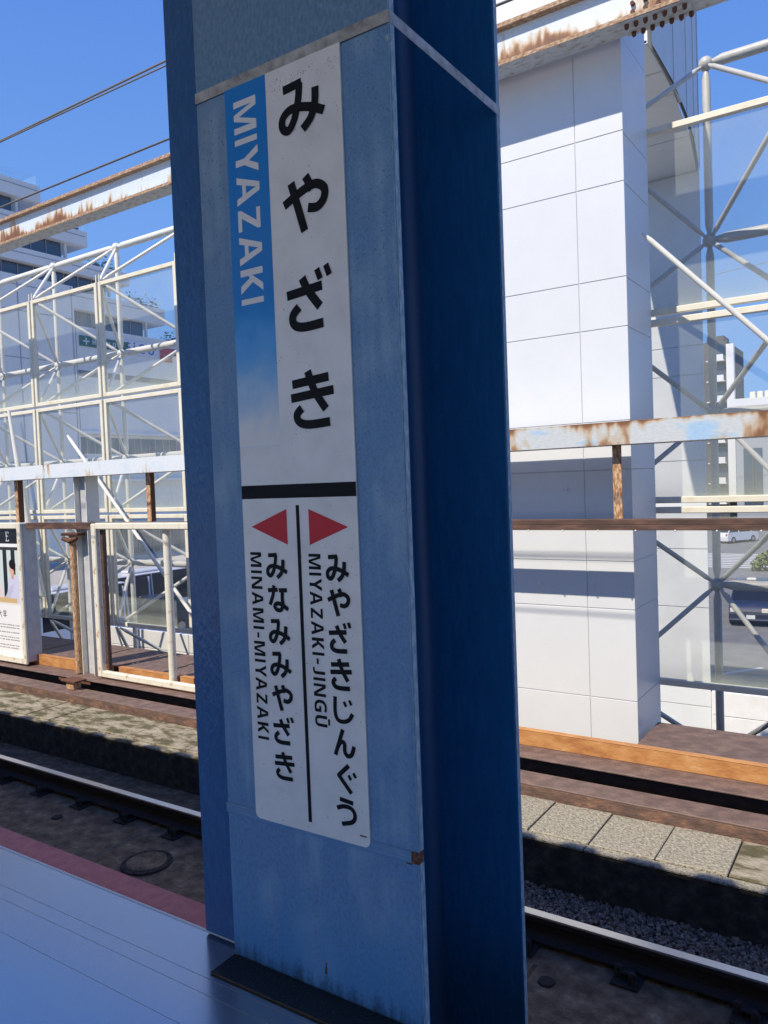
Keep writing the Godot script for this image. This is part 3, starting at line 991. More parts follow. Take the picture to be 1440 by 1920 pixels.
func tube_part(parent: Node, called: String, a: Vector3, b: Vector3, r: float, material: Material, n := 10) -> void:
	var st := sb()
	var d := (b - a).normalized()
	# swaged ends, as on ball-joint trusses
	var e := minf(0.16, a.distance_to(b) * 0.15)
	tube(st, a + d * e, b - d * e, r, r, n)
	tube(st, a + d * e * 0.35, a + d * e, r * 0.5, r, n)
	tube(st, b - d * e, b - d * e * 0.35, r, r * 0.5, n)
	obj(called, st, material, parent)

func screen(label: String, xs: Array, hubs: Array, truss_label: String, tm: Material) -> void:
	var s := thing("glass_screen", label, "glass wall", Vector3(0, -0.95, -7.85), "glass screens behind the beams")
	var rows := [-0.90, 0.89, 2.707, 4.53]
	for i in xs.size() - 1:
		for j in 3:
			var x0: float = xs[i] + 0.02
			var x1: float = xs[i + 1] - 0.02
			var y0: float = rows[j] + 0.018 + 0.95
			var y1: float = rows[j + 1] - 0.018 + 0.95
			var w := 0.062
			var st := sb()
			box(st, Vector3(x0, y0, 0.035), Vector3(x0 + w, y1, -0.03), 0.006)
			box(st, Vector3(x1 - w, y0, 0.035), Vector3(x1, y1, -0.03), 0.006)
			box(st, Vector3(x0 + w + 0.0005, y0, 0.034), Vector3(x1 - w - 0.0005, y0 + w, -0.03), 0.006)
			box(st, Vector3(x0 + w + 0.0005, y1 - w, 0.034), Vector3(x1 - w - 0.0005, y1, -0.03), 0.006)
			var f := obj("pane_frame", st, M.ivory, s)
			st = sb()
			quad(st, Vector3(x0 + w, y1 - w, 0), Vector3(x1 - w, y1 - w, 0), Vector3(x1 - w, y0 + w, 0), Vector3(x0 + w, y0 + w, 0))
			obj("pane", st, M.screen_glass, f)
	for i in xs.size():
		for dx in [-0.05, 0.03]:
			var st := sb()
			var x: float = xs[i] + dx
			box(st, Vector3(x, 5.46, 0.02), Vector3(x + 0.02, 5.58, 0), 0.002)
			obj("frame_spike", st, M.ivory, s)
	# space truss behind
	var t := thing("space_truss", truss_label, "truss", Vector3(0, -1.9, -8.8), "space trusses behind the glass")
	var hy := [-1.81, 0.0, 1.81, 3.61, 5.42]
	for i in hubs.size():
		for j in hy.size():
			var h := Vector3(hubs[i], hy[j] + 1.9, 0)
			var st := sb()
			ball(st, h, 0.075, 1.0, 6)
			obj("ball_node", st, tm, t)
			if j < hy.size() - 1:
				tube_part(t, "mast_tube", h, Vector3(hubs[i], hy[j + 1] + 1.9, 0), 0.042, tm)
			if i < hubs.size() - 1:
				tube_part(t, "chord_tube", h, Vector3(hubs[i + 1], hy[j] + 1.9, 0), 0.055, tm)
			for a in [0, 1]:
				for b in [0, 1]:
					var r: int = j - 1 + b
					if r < 0 or r > 3 or i + a >= xs.size():
						continue
					var c := Vector3(xs[i + a], rows[r] + 1.9, 0.93)
					tube_part(t, "diagonal_tube", h, c, 0.027, tm, 8)

func screens() -> void:
	var xs := []
	var hubs := []
	for i in 7:
		xs.append(-17.69 + i * 1.81)
		hubs.append(-16.60 + i * 1.805)
	hubs.pop_back()
	screen("ivory framed glass screen between the advertisement board side and the blue column", xs, hubs, "white ball jointed tube truss behind the glass, on the store side", M.tube_white)
	screen("ivory framed glass screen attached to the white clad tower", [-2.56, -0.75, 1.06, 2.87], [-1.66, 0.15, 1.96], "white ball jointed tube truss beside the white clad tower, street behind", M.tube_grey)
	var list := [
		[Vector3(-1.985, 3.42, -7.28), Vector3(-0.2, 1.48, -7.74), 0.025, "slim white brace tube running down from the side of the white tower"],
		[Vector3(-11.15, 2.2, -7.62), Vector3(-8.2, -0.78, -7.62), 0.028, "slim white brace tube slanting in front of the left glass screen"],
		[Vector3(-12.79, 2.7, -7.66), Vector3(-12.15, -0.5, -7.66), 0.06, "thick white leaning strut in front of the glass above the advertisement board"]]
	for q in list:
		var o := thing("brace_tube", q[3], "brace", q[0])
		if q[2] > 0.05:
			var st := sb()
			tube(st, Vector3.ZERO, q[1] - q[0], 0.028, 0.085, 12)
			obj("tube_body", st, M.tube_white, o)
		else:
			tube_part(o, "tube_body", Vector3.ZERO, q[1] - q[0], q[2], M.tube_white, 10)

func white_building() -> void:
	var t := thing("white_panel_building", "white panel clad building with a deep overhang behind the white tower", "building", Vector3(0, -5.5, 0))
	var st := sb()
	prism(st, PackedVector2Array([Vector2(-13, -16.02), Vector2(-3.19, -16.02), Vector2(-3.75, -18), Vector2(-13, -18)]), Vector3.ZERO, Vector3.RIGHT, Vector3.BACK, Vector3(0, 13.2, 0))
	obj("core", st, M.clad_gap, t)
	panels(t, M.clad_far, M.clad_gap, Vector3(0, 0, -16.02), Vector3.RIGHT, Vector3.BACK, [-8.0, -6.4, -4.8, -3.17], [0.0, 2.1, 4.05, 5.2, 6.93, 8.59, 9.15, 12.43], 0.015, 0.02)
	# overhang: a deep box along z whose outer edge curves at its far end
	var edge := [Vector2(-2.735, -10.95), Vector2(-2.75, -12.2), Vector2(-2.83, -13.4), Vector2(-2.93, -14.4), Vector2(-3.14, -15.8), Vector2(-3.17, -16.0)]
	var joints := [-9.2, -10.6, -12.23, -13.9]
	for i in edge.size() - 1:
		st = sb()
		var a: Vector2 = edge[i]
		var b: Vector2 = edge[i + 1]
		quad(st, Vector3(a.x, 16, a.y), Vector3(b.x, 16, b.y), Vector3(b.x, 12.44, b.y), Vector3(a.x, 12.44, a.y))
		quad(st, Vector3(a.x - 0.05, 16, a.y), Vector3(b.x - 0.05, 16, b.y), Vector3(b.x - 0.05, 12.44, b.y), Vector3(a.x - 0.05, 12.44, a.y))
		obj("fascia_panel", st, M.clad_far, t)
		st = sb()
		tube(st, Vector3(b.x + 0.006, 12.44, b.y), Vector3(b.x + 0.006, 16, b.y), 0.006, 0.006, 6)
		obj("fascia_joint", st, M.clad_gap, t)
	var zs := [-10.95, -11.8, -12.6, -14.3, -16.03]
	for i in zs.size() - 1:
		st = sb()
		var z0: float = zs[i] - 0.008
		var z1: float = zs[i + 1] + 0.008
		var e0 := edge_x(edge, z0) - 0.06
		var e1 := edge_x(edge, z1) - 0.06
		quad(st, Vector3(-4.54, 12.45, z0), Vector3(e0, 12.45, z0), Vector3(e1, 12.45, z1), Vector3(-4.54, 12.45, z1))
		obj("soffit_panel", st, M.clad_far, t)
	st = sb()
	box(st, Vector3(-4.54, 12.46, -10.95), Vector3(-4.50, 16, -16.0))
	box(st, Vector3(-4.49, 12.47, -10.95), Vector3(-2.80, 12.50, -13.0))
	box(st, Vector3(-4.54, 16.001, -10.95), Vector3(-2.75, 16.05, -16))
	box(st, Vector3(-4.49, 12.46, -10.95), Vector3(-2.79, 16, -10.98))
	obj("overhang_core", st, M.clad_far, t)
	# low white parapets beyond the screens
	for q in [[-13.0, -5.2, "long sunlit white parapet below the glass screen on the store side"]]:
		var w := thing("white_parapet", q[2], "wall", Vector3(0, -5.5, -9.5))
		var x: float = q[0]
		st = sb()
		box(st, Vector3(x, 0, 0), Vector3(q[1], 4.14, -0.12))
		obj("core", st, M.concrete_white, w)
		while x < q[1] - 0.1:
			var x1: float = minf(x + 2.4, q[1])
			for r in [[0.0, 3.82], [3.82, 4.155]]:
				st = sb()
				box(st, Vector3(x + 0.006, r[0] + 0.006, 0.0005), Vector3(x1 - 0.006, r[1] - 0.004, 0.03), 0.006)
				obj("panel", st, M.concrete_white, w)
			x = x1

	# low wall on the street side, running on from the building
	var c := thing("low_boundary_wall", "low sunlit white panel wall beside the white building, below the right screen", "wall", Vector3(0, -5.5, -15.95))
	st = sb()
	box(st, Vector3(-3.16, 0, 0), Vector3(10.4, 2.42, -0.2))
	obj("core", st, M.concrete_white, c)
	var cx := -3.15
	while cx < 10.0:
		for r in [[0.0, 1.0], [1.0, 1.98], [1.98, 2.45]]:
			st = sb()
			box(st, Vector3(cx + 0.008, r[0] + 0.006, 0.0005), Vector3(cx + 2.692, r[1] - 0.006, 0.03), 0.006)
			obj("panel", st, M.concrete_white, c)
		cx += 2.7

func edge_x(edge: Array, z: float) -> float:
	for i in edge.size() - 1:
		var a: Vector2 = edge[i]
		var b: Vector2 = edge[i + 1]
		if z <= a.y and z >= b.y:
			return lerpf(a.x, b.x, (z - a.y) / (b.y - a.y))
	return edge[edge.size() - 1].x if z < -10 else edge[0].x

func store() -> void:
	var t := thing("department_store", "tall stepped store building of pale slabs and dark window bands", "building", Vector3(-70, -5.5, 0))
	# [slab bottom, slab top, window bottom, z where it ends]
	var fl := [[29.9, 31.5, 28.3, -46.4], [26.8, 28.3, 25.1, -51.5], [23.8, 25.1, 22.4, -56.6], [20.2, 22.0, 18.5, -61.3]]
	var st := sb()
	for i in fl.size():
		var f: Array = fl[i]
		st = sb()
		box(st, Vector3(-30, f[0] + 5.5, 10), Vector3(0, f[1] + 5.5, f[3]))
		obj("floor_slab", st, M.store_wall, t)
		st = sb()
		box(st, Vector3(0.001, f[1] + 5.5 - 0.55, 10), Vector3(0.03, f[1] + 5.5 - 0.47, f[3] + 0.3))
		obj("groove", st, M.mullion_grey, t)
		var ze: float = f[3] + 2.6
		st = sb()
		box(st, Vector3(-29, f[2] + 5.5, 9), Vector3(-0.9, f[0] + 5.5 - 0.001, ze + 0.03))
		obj("inner_block", st, M.store_wall, t)
		var z := ze
		while z < -22.0:
			st = sb()
			quad(st, Vector3(-0.86, f[0] + 5.49, z + 1.6), Vector3(-0.86, f[0] + 5.49, z + 0.06), Vector3(-0.86, f[2] + 5.51, z + 0.06), Vector3(-0.86, f[2] + 5.51, z + 1.6))
			var wnd := obj("window", st, M.store_glass, t)
			st = sb()
			box(st, Vector3(-0.90, f[2] + 5.5, z - 0.02), Vector3(-0.78, f[0] + 5.499, z + 0.05))
			obj("mullion", st, M.mullion_grey, wnd)
			z += 1.65
		st = sb()
		box(st, Vector3(-0.95, f[2] + 5.5, ze - 0.6), Vector3(-0.7, f[0] + 5.499, ze - 0.35))
		obj("end_column", st, M.store_wall, t)
		# terrace with glass guard and planting on the slab below the step
		st = sb()
		quad(st, Vector3(-0.3, f[1] + 5.5 + 1.1, f[3] + 5.0), Vector3(-0.3, f[1] + 5.5 + 1.1, f[3] + 0.2), Vector3(-0.3, f[1] + 5.5, f[3] + 0.2), Vector3(-0.3, f[1] + 5.5, f[3] + 5.0))
		quad(st, Vector3(-0.3, f[1] + 5.5 + 1.1, f[3] + 0.2), Vector3(-8, f[1] + 5.5 + 1.1, f[3] + 0.2), Vector3(-8, f[1] + 5.5, f[3] + 0.2), Vector3(-0.3, f[1] + 5.5, f[3] + 0.2))
		obj("glass_guard", st, M.clear_glass, t)
	# solid lower storeys
	st = sb()
	box(st, Vector3(-30, 0, 10), Vector3(-0.01, 22.4 + 5.5, -49.5))
	obj("solid_wall", st, M.store_wall, t)
	st = sb()
	box(st, Vector3(-30, 13.3, -49.6), Vector3(0, 18.5 + 5.5, -66.0))
	obj("upper_wall", st, M.store_wall, t)
	st = sb()
	box(st, Vector3(-30, 0, -49.6), Vector3(-0.8, 13.299, -75.0))
	obj("lower_block", st, M.store_wall, t)
	for r in [[0.05, 3.0, 1], [4.0, 7.5, 0], [8.3, 10.7, 0], [11.0, 12.7, 1]]:
		var z := -49.8
		while z > -74.0:
			st = sb()
			box(st, Vector3(-0.799, r[0], z), Vector3(-0.76, r[1], z - 1.9))
			var wnd := obj("window" if r[2] == 1 else "wall_panel", st, M.store_glass if r[2] == 1 else M.store_wall, t)
			if r[2] == 1:
				st = sb()
				box(st, Vector3(-0.759, r[0], z - 0.9), Vector3(-0.70, r[1], z - 1.0))
				obj("mullion", st, M.mullion_grey, wnd)
			z -= 2.0
	for q in [[13.0, 13.9], [8.0, 8.25], [3.2, 3.7]]:
		st = sb()
		box(st, Vector3(-0.8, q[0] + 0.001, -49.7), Vector3(0.25, q[1] - 0.6 if q[1] > 13.5 else q[1], -72.0))
		obj("ledge_band", st, M.store_wall, t)
	st = sb()
	box(st, Vector3(0.001, 18.9, -49.62), Vector3(0.02, 19.5, -66))
	obj("vent_band", st, M.sign_grey, t)
	for z in [-31.5, -37.5, -43.5, -49.3]:
		st = sb()
		box(st, Vector3(-0.005, 0, z), Vector3(0.015, 27.8, z + 0.12))
		obj("wall_joint", st, M.mullion_grey, t)
	for y in [5.0, 10.0, 15.0, 20.0, 24.5]:
		st = sb()
		box(st, Vector3(-0.005, y, 0), Vector3(0.013, y + 0.1, -49.2))
		obj("wall_joint", st, M.mullion_grey, t)
	# shop signs on the facade: things of their own
	var g := thing("green_shop_sign", "dark green shop sign with white letters on the store facade", "sign", Vector3(-69.96, 16.5, -49.9))
	st = sb()
	box(st, Vector3(0, 0, 0), Vector3(0.1, 1.05, -6.0))
	obj("board", st, M.sign_green, g)
	st = sb()
	for a in 4:
		var d := Vector3(0, cos(a * PI / 2), sin(a * PI / 2))
		hull(st, Vector3(0.11, 0.52, -0.75) + d * 0.2, Vector3(0.004 + a * 0.0006, 0, 0), d * 0.16, d.cross(Vector3.RIGHT) * 0.07)
	obj("emblem", st, M.print_white, g)
	write_line(g, "HANDS", "Droid Sans", 700, Vector3(0.115, 0.27, -1.5), Vector3(0, 0, -1), Vector3.UP, 3.6, 0.5, M.print_white)
	var b := thing("blue_letter_sign", "blue lettering on white backing on the store facade", "sign", Vector3(-69.96, 16.4, -55.0))
	st = sb()
	box(st, Vector3(0, -0.1, 0), Vector3(0.06, 1.5, -5.0), 0.02)
	obj("backing", st, M.print_white, b)
	write_line(b, "GiGO", "Droid Sans", 700, Vector3(0.075, 0.15, -0.35), Vector3(0, 0, -1), Vector3.UP, 4.1, 1.05, M.sign_blue)
	var r := thing("red_shop_sign", "red two line shop sign near the corner of the store facade", "sign", Vector3(-69.96, 16.0, -60.3))
	st = sb()
	box(st, Vector3(0, 0.85, 0), Vector3(0.08, 1.6, -2.9))
	obj("upper_board", st, M.sign_red, r)
	st = sb()
	box(st, Vector3(0, 0.0, 0), Vector3(0.08, 0.75, -1.7))
	obj("lower_board", st, M.sign_red, r)
	st = sb()
	box(st, Vector3(0, -0.2, -3.1), Vector3(0.08, 0.5, -4.0))
	obj("grey_board", st, M.sign_grey, r)
	# planting on the terraces
	var rng := RandomNumberGenerator.new()
	rng.seed = 31
	var names := ["small leafy shrubs on the terrace under the roof of the stepped store", "taller leafy shrub row on the third terrace of the stepped store", "shrubs on the fourth terrace of the stepped store", "green shrubs on the lowest terrace of the stepped store"]
	var at := [[28.35, -47.5, -51.0], [25.1, -52.5, -56.3], [22.0, -57.5, -61.0], [18.5, -62.0, -65.8]]
	for i in 4:
		st = sb()
		for k in 150:
			var c := Vector3(rng.randf_range(-1.8, -0.5), 0.2 + pow(rng.randf(), 1.6) * 1.5 * (0.6 + 0.4 * sin(k * 0.7)), rng.randf_range(at[i][1], at[i][2]))
			var e := Vector3(rng.randf_range(-1, 1), rng.randf_range(-0.6, 0.6), rng.randf_range(-1, 1)).normalized() * rng.randf_range(0.12, 0.26)
			var f := e.cross(Vector3(rng.randf_range(-1, 1), 1, rng.randf_range(-1, 1))).normalized() * e.length() * 0.7
			tri(st, c - e, c + f, c + e)
			tri(st, c - e, c + e, c - f)
		var pl := obj("terrace_shrub", st, M.leaf)
		pl.position = Vector3(-70, at[i][0], 0)
		pl.name = "terrace_shrub" if i == 0 else "terrace_shrub_%03d" % i
		tag(pl, names[i], "shrub", "shrubs on the store terraces")

func far_side() -> void:
	# slim tower
	var t := thing("apartment_tower", "slim grey apartment tower with balconies and a white fin, beyond the street", "building", Vector3(0, -5.5, -120))
	var st := sb()
	box(st, Vector3(-30, 0, 0), Vector3(-20.7, 25.2, -14))
	obj("block", st, M.tower_wall, t)
	st = sb()
	box(st, Vector3(-20.69, 2.5, 0.6), Vector3(-19.7, 24.6, -0.4))
	obj("fin", st, M.tower_white, t)
	for i in 8:
		var y := 2.0 + i * 2.9
		for q in [[-23.2, -21.0], [-26.4, -24.2]]:
			st = sb()
			box(st, Vector3(q[0], y + 0.9, 0.01), Vector3(q[1], y + 2.4, 0.06))
			var w := obj("window", st, M.store_glass, t)
			st = sb()
			box(st, Vector3(q[0] + 1.0, y + 0.9, 0.061), Vector3(q[0] + 1.12, y + 2.4, 0.10))
			obj("mullion", st, M.tower_white, w)
			st = sb()
			box(st, Vector3(q[0] - 0.1, y, 0.01), Vector3(q[1] + 0.1, y + 0.12, 1.1))
			box(st, Vector3(q[0] + 1.3, y + 0.13, 1.0), Vector3(q[1], y + 0.9, 1.08))
			obj("balcony", st, M.tower_white, t)
	st = sb()
	box(st, Vector3(-23.5, 25.21, -1), Vector3(-21.2, 26.1, -5))
	obj("roof_tank", st, M.tower_wall, t)
	# low building with a white roof band
	var b := thing("low_office_building", "low grey building with a white roof band and tall dark openings across the street", "building", Vector3(0, -5.5, -110))
	st = sb()
	box(st, Vector3(-18.1, 0, 0), Vector3(30, 14.0, -20))
	obj("wall", st, M.mullion_grey, b)
	st = sb()
	box(st, Vector3(-18.6, 14.01, 0.8), Vector3(30.5, 15.9, -20))
	obj("roof_band", st, M.tower_white, b)
	for i in 14:
		st = sb()
		var x := -17.2 + i * 3.2
		box(st, Vector3(x, 2.0, 0.01), Vector3(x + 2.2, 9.5, 0.12))
		var w := obj("window", st, M.store_glass, b)
		st = sb()
		box(st, Vector3(x + 1.0, 2.0, 0.121), Vector3(x + 1.2, 9.5, 0.25))
		obj("mullion", st, M.tower_wall, w)
	for i in 4:
		st = sb()
		box(st, Vector3(-16.8 + i * 0.9, 15.91, -3), Vector3(-16.1 + i * 0.9, 17.0, -4), 0.1)
		obj("roof_unit", st, M.ivory, b)
	var rng := RandomNumberGenerator.new()
	rng.seed = 77
	st = sb()
	for k in 900:
		var c := Vector3(rng.randf_range(-2.2, 2.2), 0, rng.randf_range(-1.0, 1.0))
		c.y = rng.randf() * 1.5 * sqrt(maxf(0.05, 1.0 - pow(c.x / 2.3, 2)))
		var e := Vector3(rng.randf_range(-1, 1), rng.randf_range(-0.7, 0.7), rng.randf_range(-1, 1)).normalized() * rng.randf_range(0.1, 0.22)
		var f := e.cross(Vector3(rng.randf_range(-1, 1), 1, rng.randf_range(-1, 1))).normalized() * e.length() * 0.7
		tri(st, c - e, c + f, c + e)
		tri(st, c - e, c + e, c - f)
	var hg := obj("clipped_shrub", st, M.hedge)
	hg.position = Vector3(-6.3, -5.45, -57)
	tag(hg, "yellow green shrub on the corner island behind the taxi", "shrub")

func wheel(parent: Node, c: Vector3, r: float, w: float) -> void:
	var st := sb()
	tube(st, c - Vector3(w / 2, 0, 0), c + Vector3(w / 2, 0, 0), r, r, 18)
	var o := obj("wheel", st, M.tyre, parent)
	st = sb()
	tube(st, c - Vector3(w / 2 + 0.01, 0, 0), c + Vector3(w / 2 + 0.01, 0, 0), r * 0.6, r * 0.6, 14)
	obj("rim", st, M.chrome, o)

# car that points along +z: side profile (z, y) extruded over the width, cabin narrower
func car(called: String, label: String, cat: String, at: Vector3, turn: float, body: Material, w: float, lower: Array, cabin: Array, wheels: Array) -> Node3D:
	var t := thing(called, label, cat, at)
	t.rotation.y = turn
	var st := sb()
	var p := PackedVector2Array()
	for q in lower:
		p.append(Vector2(q[0], q[1]))
	prism(st, p, Vector3(-w / 2, 0, 0), Vector3(0, 0, 1), Vector3.UP, Vector3(w, 0, 0))
	obj("body", st, body, t)
	# cabin: lofted with inset roof
	var n := cabin.size()
	var L := []
	for q in cabin:
		L.append([q[0], q[1], q[2]])
	st = sb()
	for i in n - 1:
		var a: Array = L[i]
		var b: Array = L[i + 1]
		quad(st, Vector3(-a[2], a[1], a[0]), Vector3(-b[2], b[1], b[0]), Vector3(b[2], b[1], b[0]), Vector3(a[2], a[1], a[0]))
	for s in [-1.0, 1.0]:
		for i in range(1, n - 1):
			tri(st, Vector3(s * L[0][2], L[0][1], L[0][0]), Vector3(s * L[i][2], L[i][1], L[i][0]), Vector3(s * L[i + 1][2], L[i + 1][1], L[i + 1][0]))
	obj("windows", st, M.car_glass, t)
	st = sb()
	var top := 0.0
	for q in L:
		top = maxf(top, q[1])
	var z0 := 99.0
	var z1 := -99.0
	var hw := 0.5
	for q in L:
		if q[1] > top - 0.12:
			z0 = minf(z0, q[0])
			z1 = maxf(z1, q[0])
			hw = q[2]
	box(st, Vector3(-hw - 0.02, top - 0.03, z0 - 0.05), Vector3(hw + 0.02, top + 0.04, z1 + 0.05), 0.03)
	obj("roof", st, body, t)
	st = sb()
	for s in [-1.0, 1.0]:
		tube(st, Vector3(s * L[0][2], L[0][1], L[0][0]), Vector3(s * hw, top, z1), 0.05, 0.04, 6)
		tube(st, Vector3(s * L[n - 1][2], L[n - 1][1], L[n - 1][0]), Vector3(s * hw, top, z0), 0.05, 0.04, 6)
		tube(st, Vector3(s * (L[0][2] + 0.0), L[0][1], (z0 + z1) / 2), Vector3(s * hw, top, (z0 + z1) / 2), 0.045, 0.04, 6)
	obj("pillar", st, body, t)
	for q in wheels:
		for s in [-1.0, 1.0]:
			wheel(t, Vector3(s * (w / 2 - 0.1), q[1], q[0]), q[1], 0.22)
	return t

func vehicles() -> void:
	var st := sb()
	# taxi facing the station
	var low := [[2.1, 0.25], [2.15, 0.55], [2.05, 0.85], [1.1, 1.0], [-2.05, 1.02], [-2.15, 0.6], [-2.1, 0.25]]
	var cab := [[1.15, 0.99, 0.80], [0.55, 1.55, 0.68], [0.2, 1.68, 0.64], [-1.3, 1.66, 0.64], [-1.95, 1.02, 0.78]]
	var t := car("taxi", "black taxi facing the station on the street below", "taxi", Vector3(-5.75, -5.5, -38.2), 0.12, M.car_black, 1.72, low, cab, [[1.35, 0.31], [-1.35, 0.31]])
	st = sb()
	box(st, Vector3(-0.2, 1.72, -0.1), Vector3(0.2, 1.86, 0.1), 0.04)
	obj("roof_lamp", st, M.lamp_glass, t)
	for s in [-1.0, 1.0]:
		st = sb()
		box(st, Vector3(s * 0.80, 0.62, 2.05), Vector3(s * 0.42, 0.80, 2.155), 0.02)
		obj("headlight", st, M.lamp_glass, t)
		st = sb()
		box(st, Vector3(s * 0.86, 1.05, 0.95), Vector3(s * 1.06, 1.2, 0.85), 0.02)
		obj("wing_mirror", st, M.car_black, t)
	st = sb()
	box(st, Vector3(-0.4, 0.64, 2.10), Vector3(0.4, 0.80, 2.165), 0.01)
	obj("grille", st, M.chrome, t)
	st = sb()
	box(st, Vector3(-0.17, 0.36, 2.12), Vector3(0.17, 0.52, 2.175))
	obj("number_plate", st, M.paint_white, t)
	st = sb()
	box(st, Vector3(-0.84, 0.30, 2.08), Vector3(0.84, 0.34, 2.17), 0.01)
	obj("bumper", st, M.chrome, t)
	# white car further up the street
	t = car("white_car", "small white car driving away beyond the crosswalk", "car", Vector3(-13.2, -5.5, -79), PI - 0.5, M.car_white, 1.7, low, cab, [[1.35, 0.31], [-1.35, 0.31]])
	for s in [-1.0, 1.0]:
		st = sb()
		box(st, Vector3(s * 0.8, 0.65, -2.05), Vector3(s * 0.6, 0.9, -2.13), 0.02)
		obj("tail_light", st, M.sign_red, t)
	# dark parked car and two white minibuses on the left
	t = car("dark_parked_car", "dark parked car in front of the minibus seen through the empty frame", "car", Vector3(-30.2, -5.5, -24.6), -0.5, M.car_black, 1.72, low, cab, [[1.35, 0.31], [-1.35, 0.31]])
	var blow := [[3.0, 0.3], [3.05, 1.1], [-3.0, 1.1], [-3.0, 0.3]]
	var bcab := [[3.05, 1.09, 0.97], [2.75, 2.2, 0.9], [2.6, 2.62, 0.88], [-2.9, 2.62, 0.88], [-3.0, 1.09, 0.97]]
	var q := [[Vector3(-30.5, -5.5, -20.0), "white roofed minibus beside the screen mullion behind the grey post"], [Vector3(-32.6, -5.5, -25.9), "white roofed minibus seen through the empty cream frame"]]
	for e in q:
		t = car("minibus", e[1], "minibus", e[0], 0.05, M.car_white, 1.96, blow, bcab, [[2.0, 0.36], [-2.0, 0.36]])
		for s in [-1.0, 1.0]:
			for k in 4:
				st = sb()
				box(st, Vector3(s * 0.90, 1.1, -2.8 + k * 1.42), Vector3(s * 0.99, 2.5, -2.72 + k * 1.42))
				obj("window_post", st, M.car_white, t)
		st = sb()
		box(st, Vector3(-0.5, 2.665, -1.8), Vector3(0.5, 2.80, 0.6), 0.05)
		obj("roof_unit", st, M.car_white, t)

func wires() -> void:
	# overhead line above the track centre
	var o := thing("contact_wire", "single overhead contact wire above the track", "wire", Vector3(0, 3.7, -3.9))
	var st := sb()
	tube(st, Vector3(-40, 0.02, 0), Vector3(24, 0, 0), 0.0075, 0.0075, 6)
	obj("strand", st, M.wire, o)
	o = thing("messenger_wire", "upper overhead wire above the contact wire, closing on its neighbour", "wire", Vector3(0, 4.25, -3.9))
	st = sb()
	for i in 16:
		var a := -40.0 + i * 4
		var f := func(x: float) -> float: return 0.0 + 0.00075 * (x + 3.0) * (x + 3.0)
		tube(st, Vector3(a, f.call(a), 0), Vector3(a + 4, f.call(a + 4), 0), 0.008, 0.008, 6)
	obj("strand", st, M.wire, o)
	o = thing("feeder_wire", "thin wire just below the upper overhead wire", "wire", Vector3(0, 4.20, -3.9))
	st = sb()
	for i in 16:
		var a := -40.0 + i * 4
		var f := func(x: float) -> float: return 0.0 + 0.0016 * (x + 1.0) * (x + 1.0)
		tube(st, Vector3(a, f.call(a), 0), Vector3(a + 4, f.call(a + 4), 0), 0.006, 0.006, 6)
	obj("strand", st, M.wire, o)
	# utility lines far across the street
	for i in 3:
		o = thing("utility_line", ["highest thin power line crossing the sky beyond the street", "middle thin power line crossing the sky beyond the street", "lowest thin power line crossing the sky beyond the street"][i], "wire", Vector3(0, 26 - i * 3.5, -90), "power lines beyond the street")
		st = sb()
		tube(st, Vector3(-40, -2, 0), Vector3(30, 3, 0), 0.03, 0.03, 5)
		obj("strand", st, M.wire, o)

# ---------------------------------------------------------------- the blue column and its sign
func rounded_rect(x0: float, x1: float, z0: float, z1: float, r: float) -> PackedVector2Array:
	var p := PackedVector2Array()
	var c := [[x1 - r, z1 - r, 0.0], [x0 + r, z1 - r, 90.0], [x0 + r, z0 + r, 180.0], [x1 - r, z0 + r, 270.0]]
	for q in c:
		for k in 6:
			var a := deg_to_rad(q[2] + k * 18.0)
			p.append(Vector2(q[0] + cos(a) * r, q[1] + sin(a) * r))
	return p

func ring_mesh(poly: PackedVector2Array, y0: float, y1: float, keep: Callable) -> SurfaceTool:
	var st := sb()
	st.set_smooth_group(3)
	var n := poly.size()
	for i in n:
		var a := poly[i]
		var b := poly[(i + 1) % n]
		if keep.call(a, b):
			quad(st, Vector3(a.x, y1, a.y), Vector3(b.x, y1, b.y), Vector3(b.x, y0, b.y), Vector3(a.x, y0, a.y))
	st.set_smooth_group(-1)
	return st

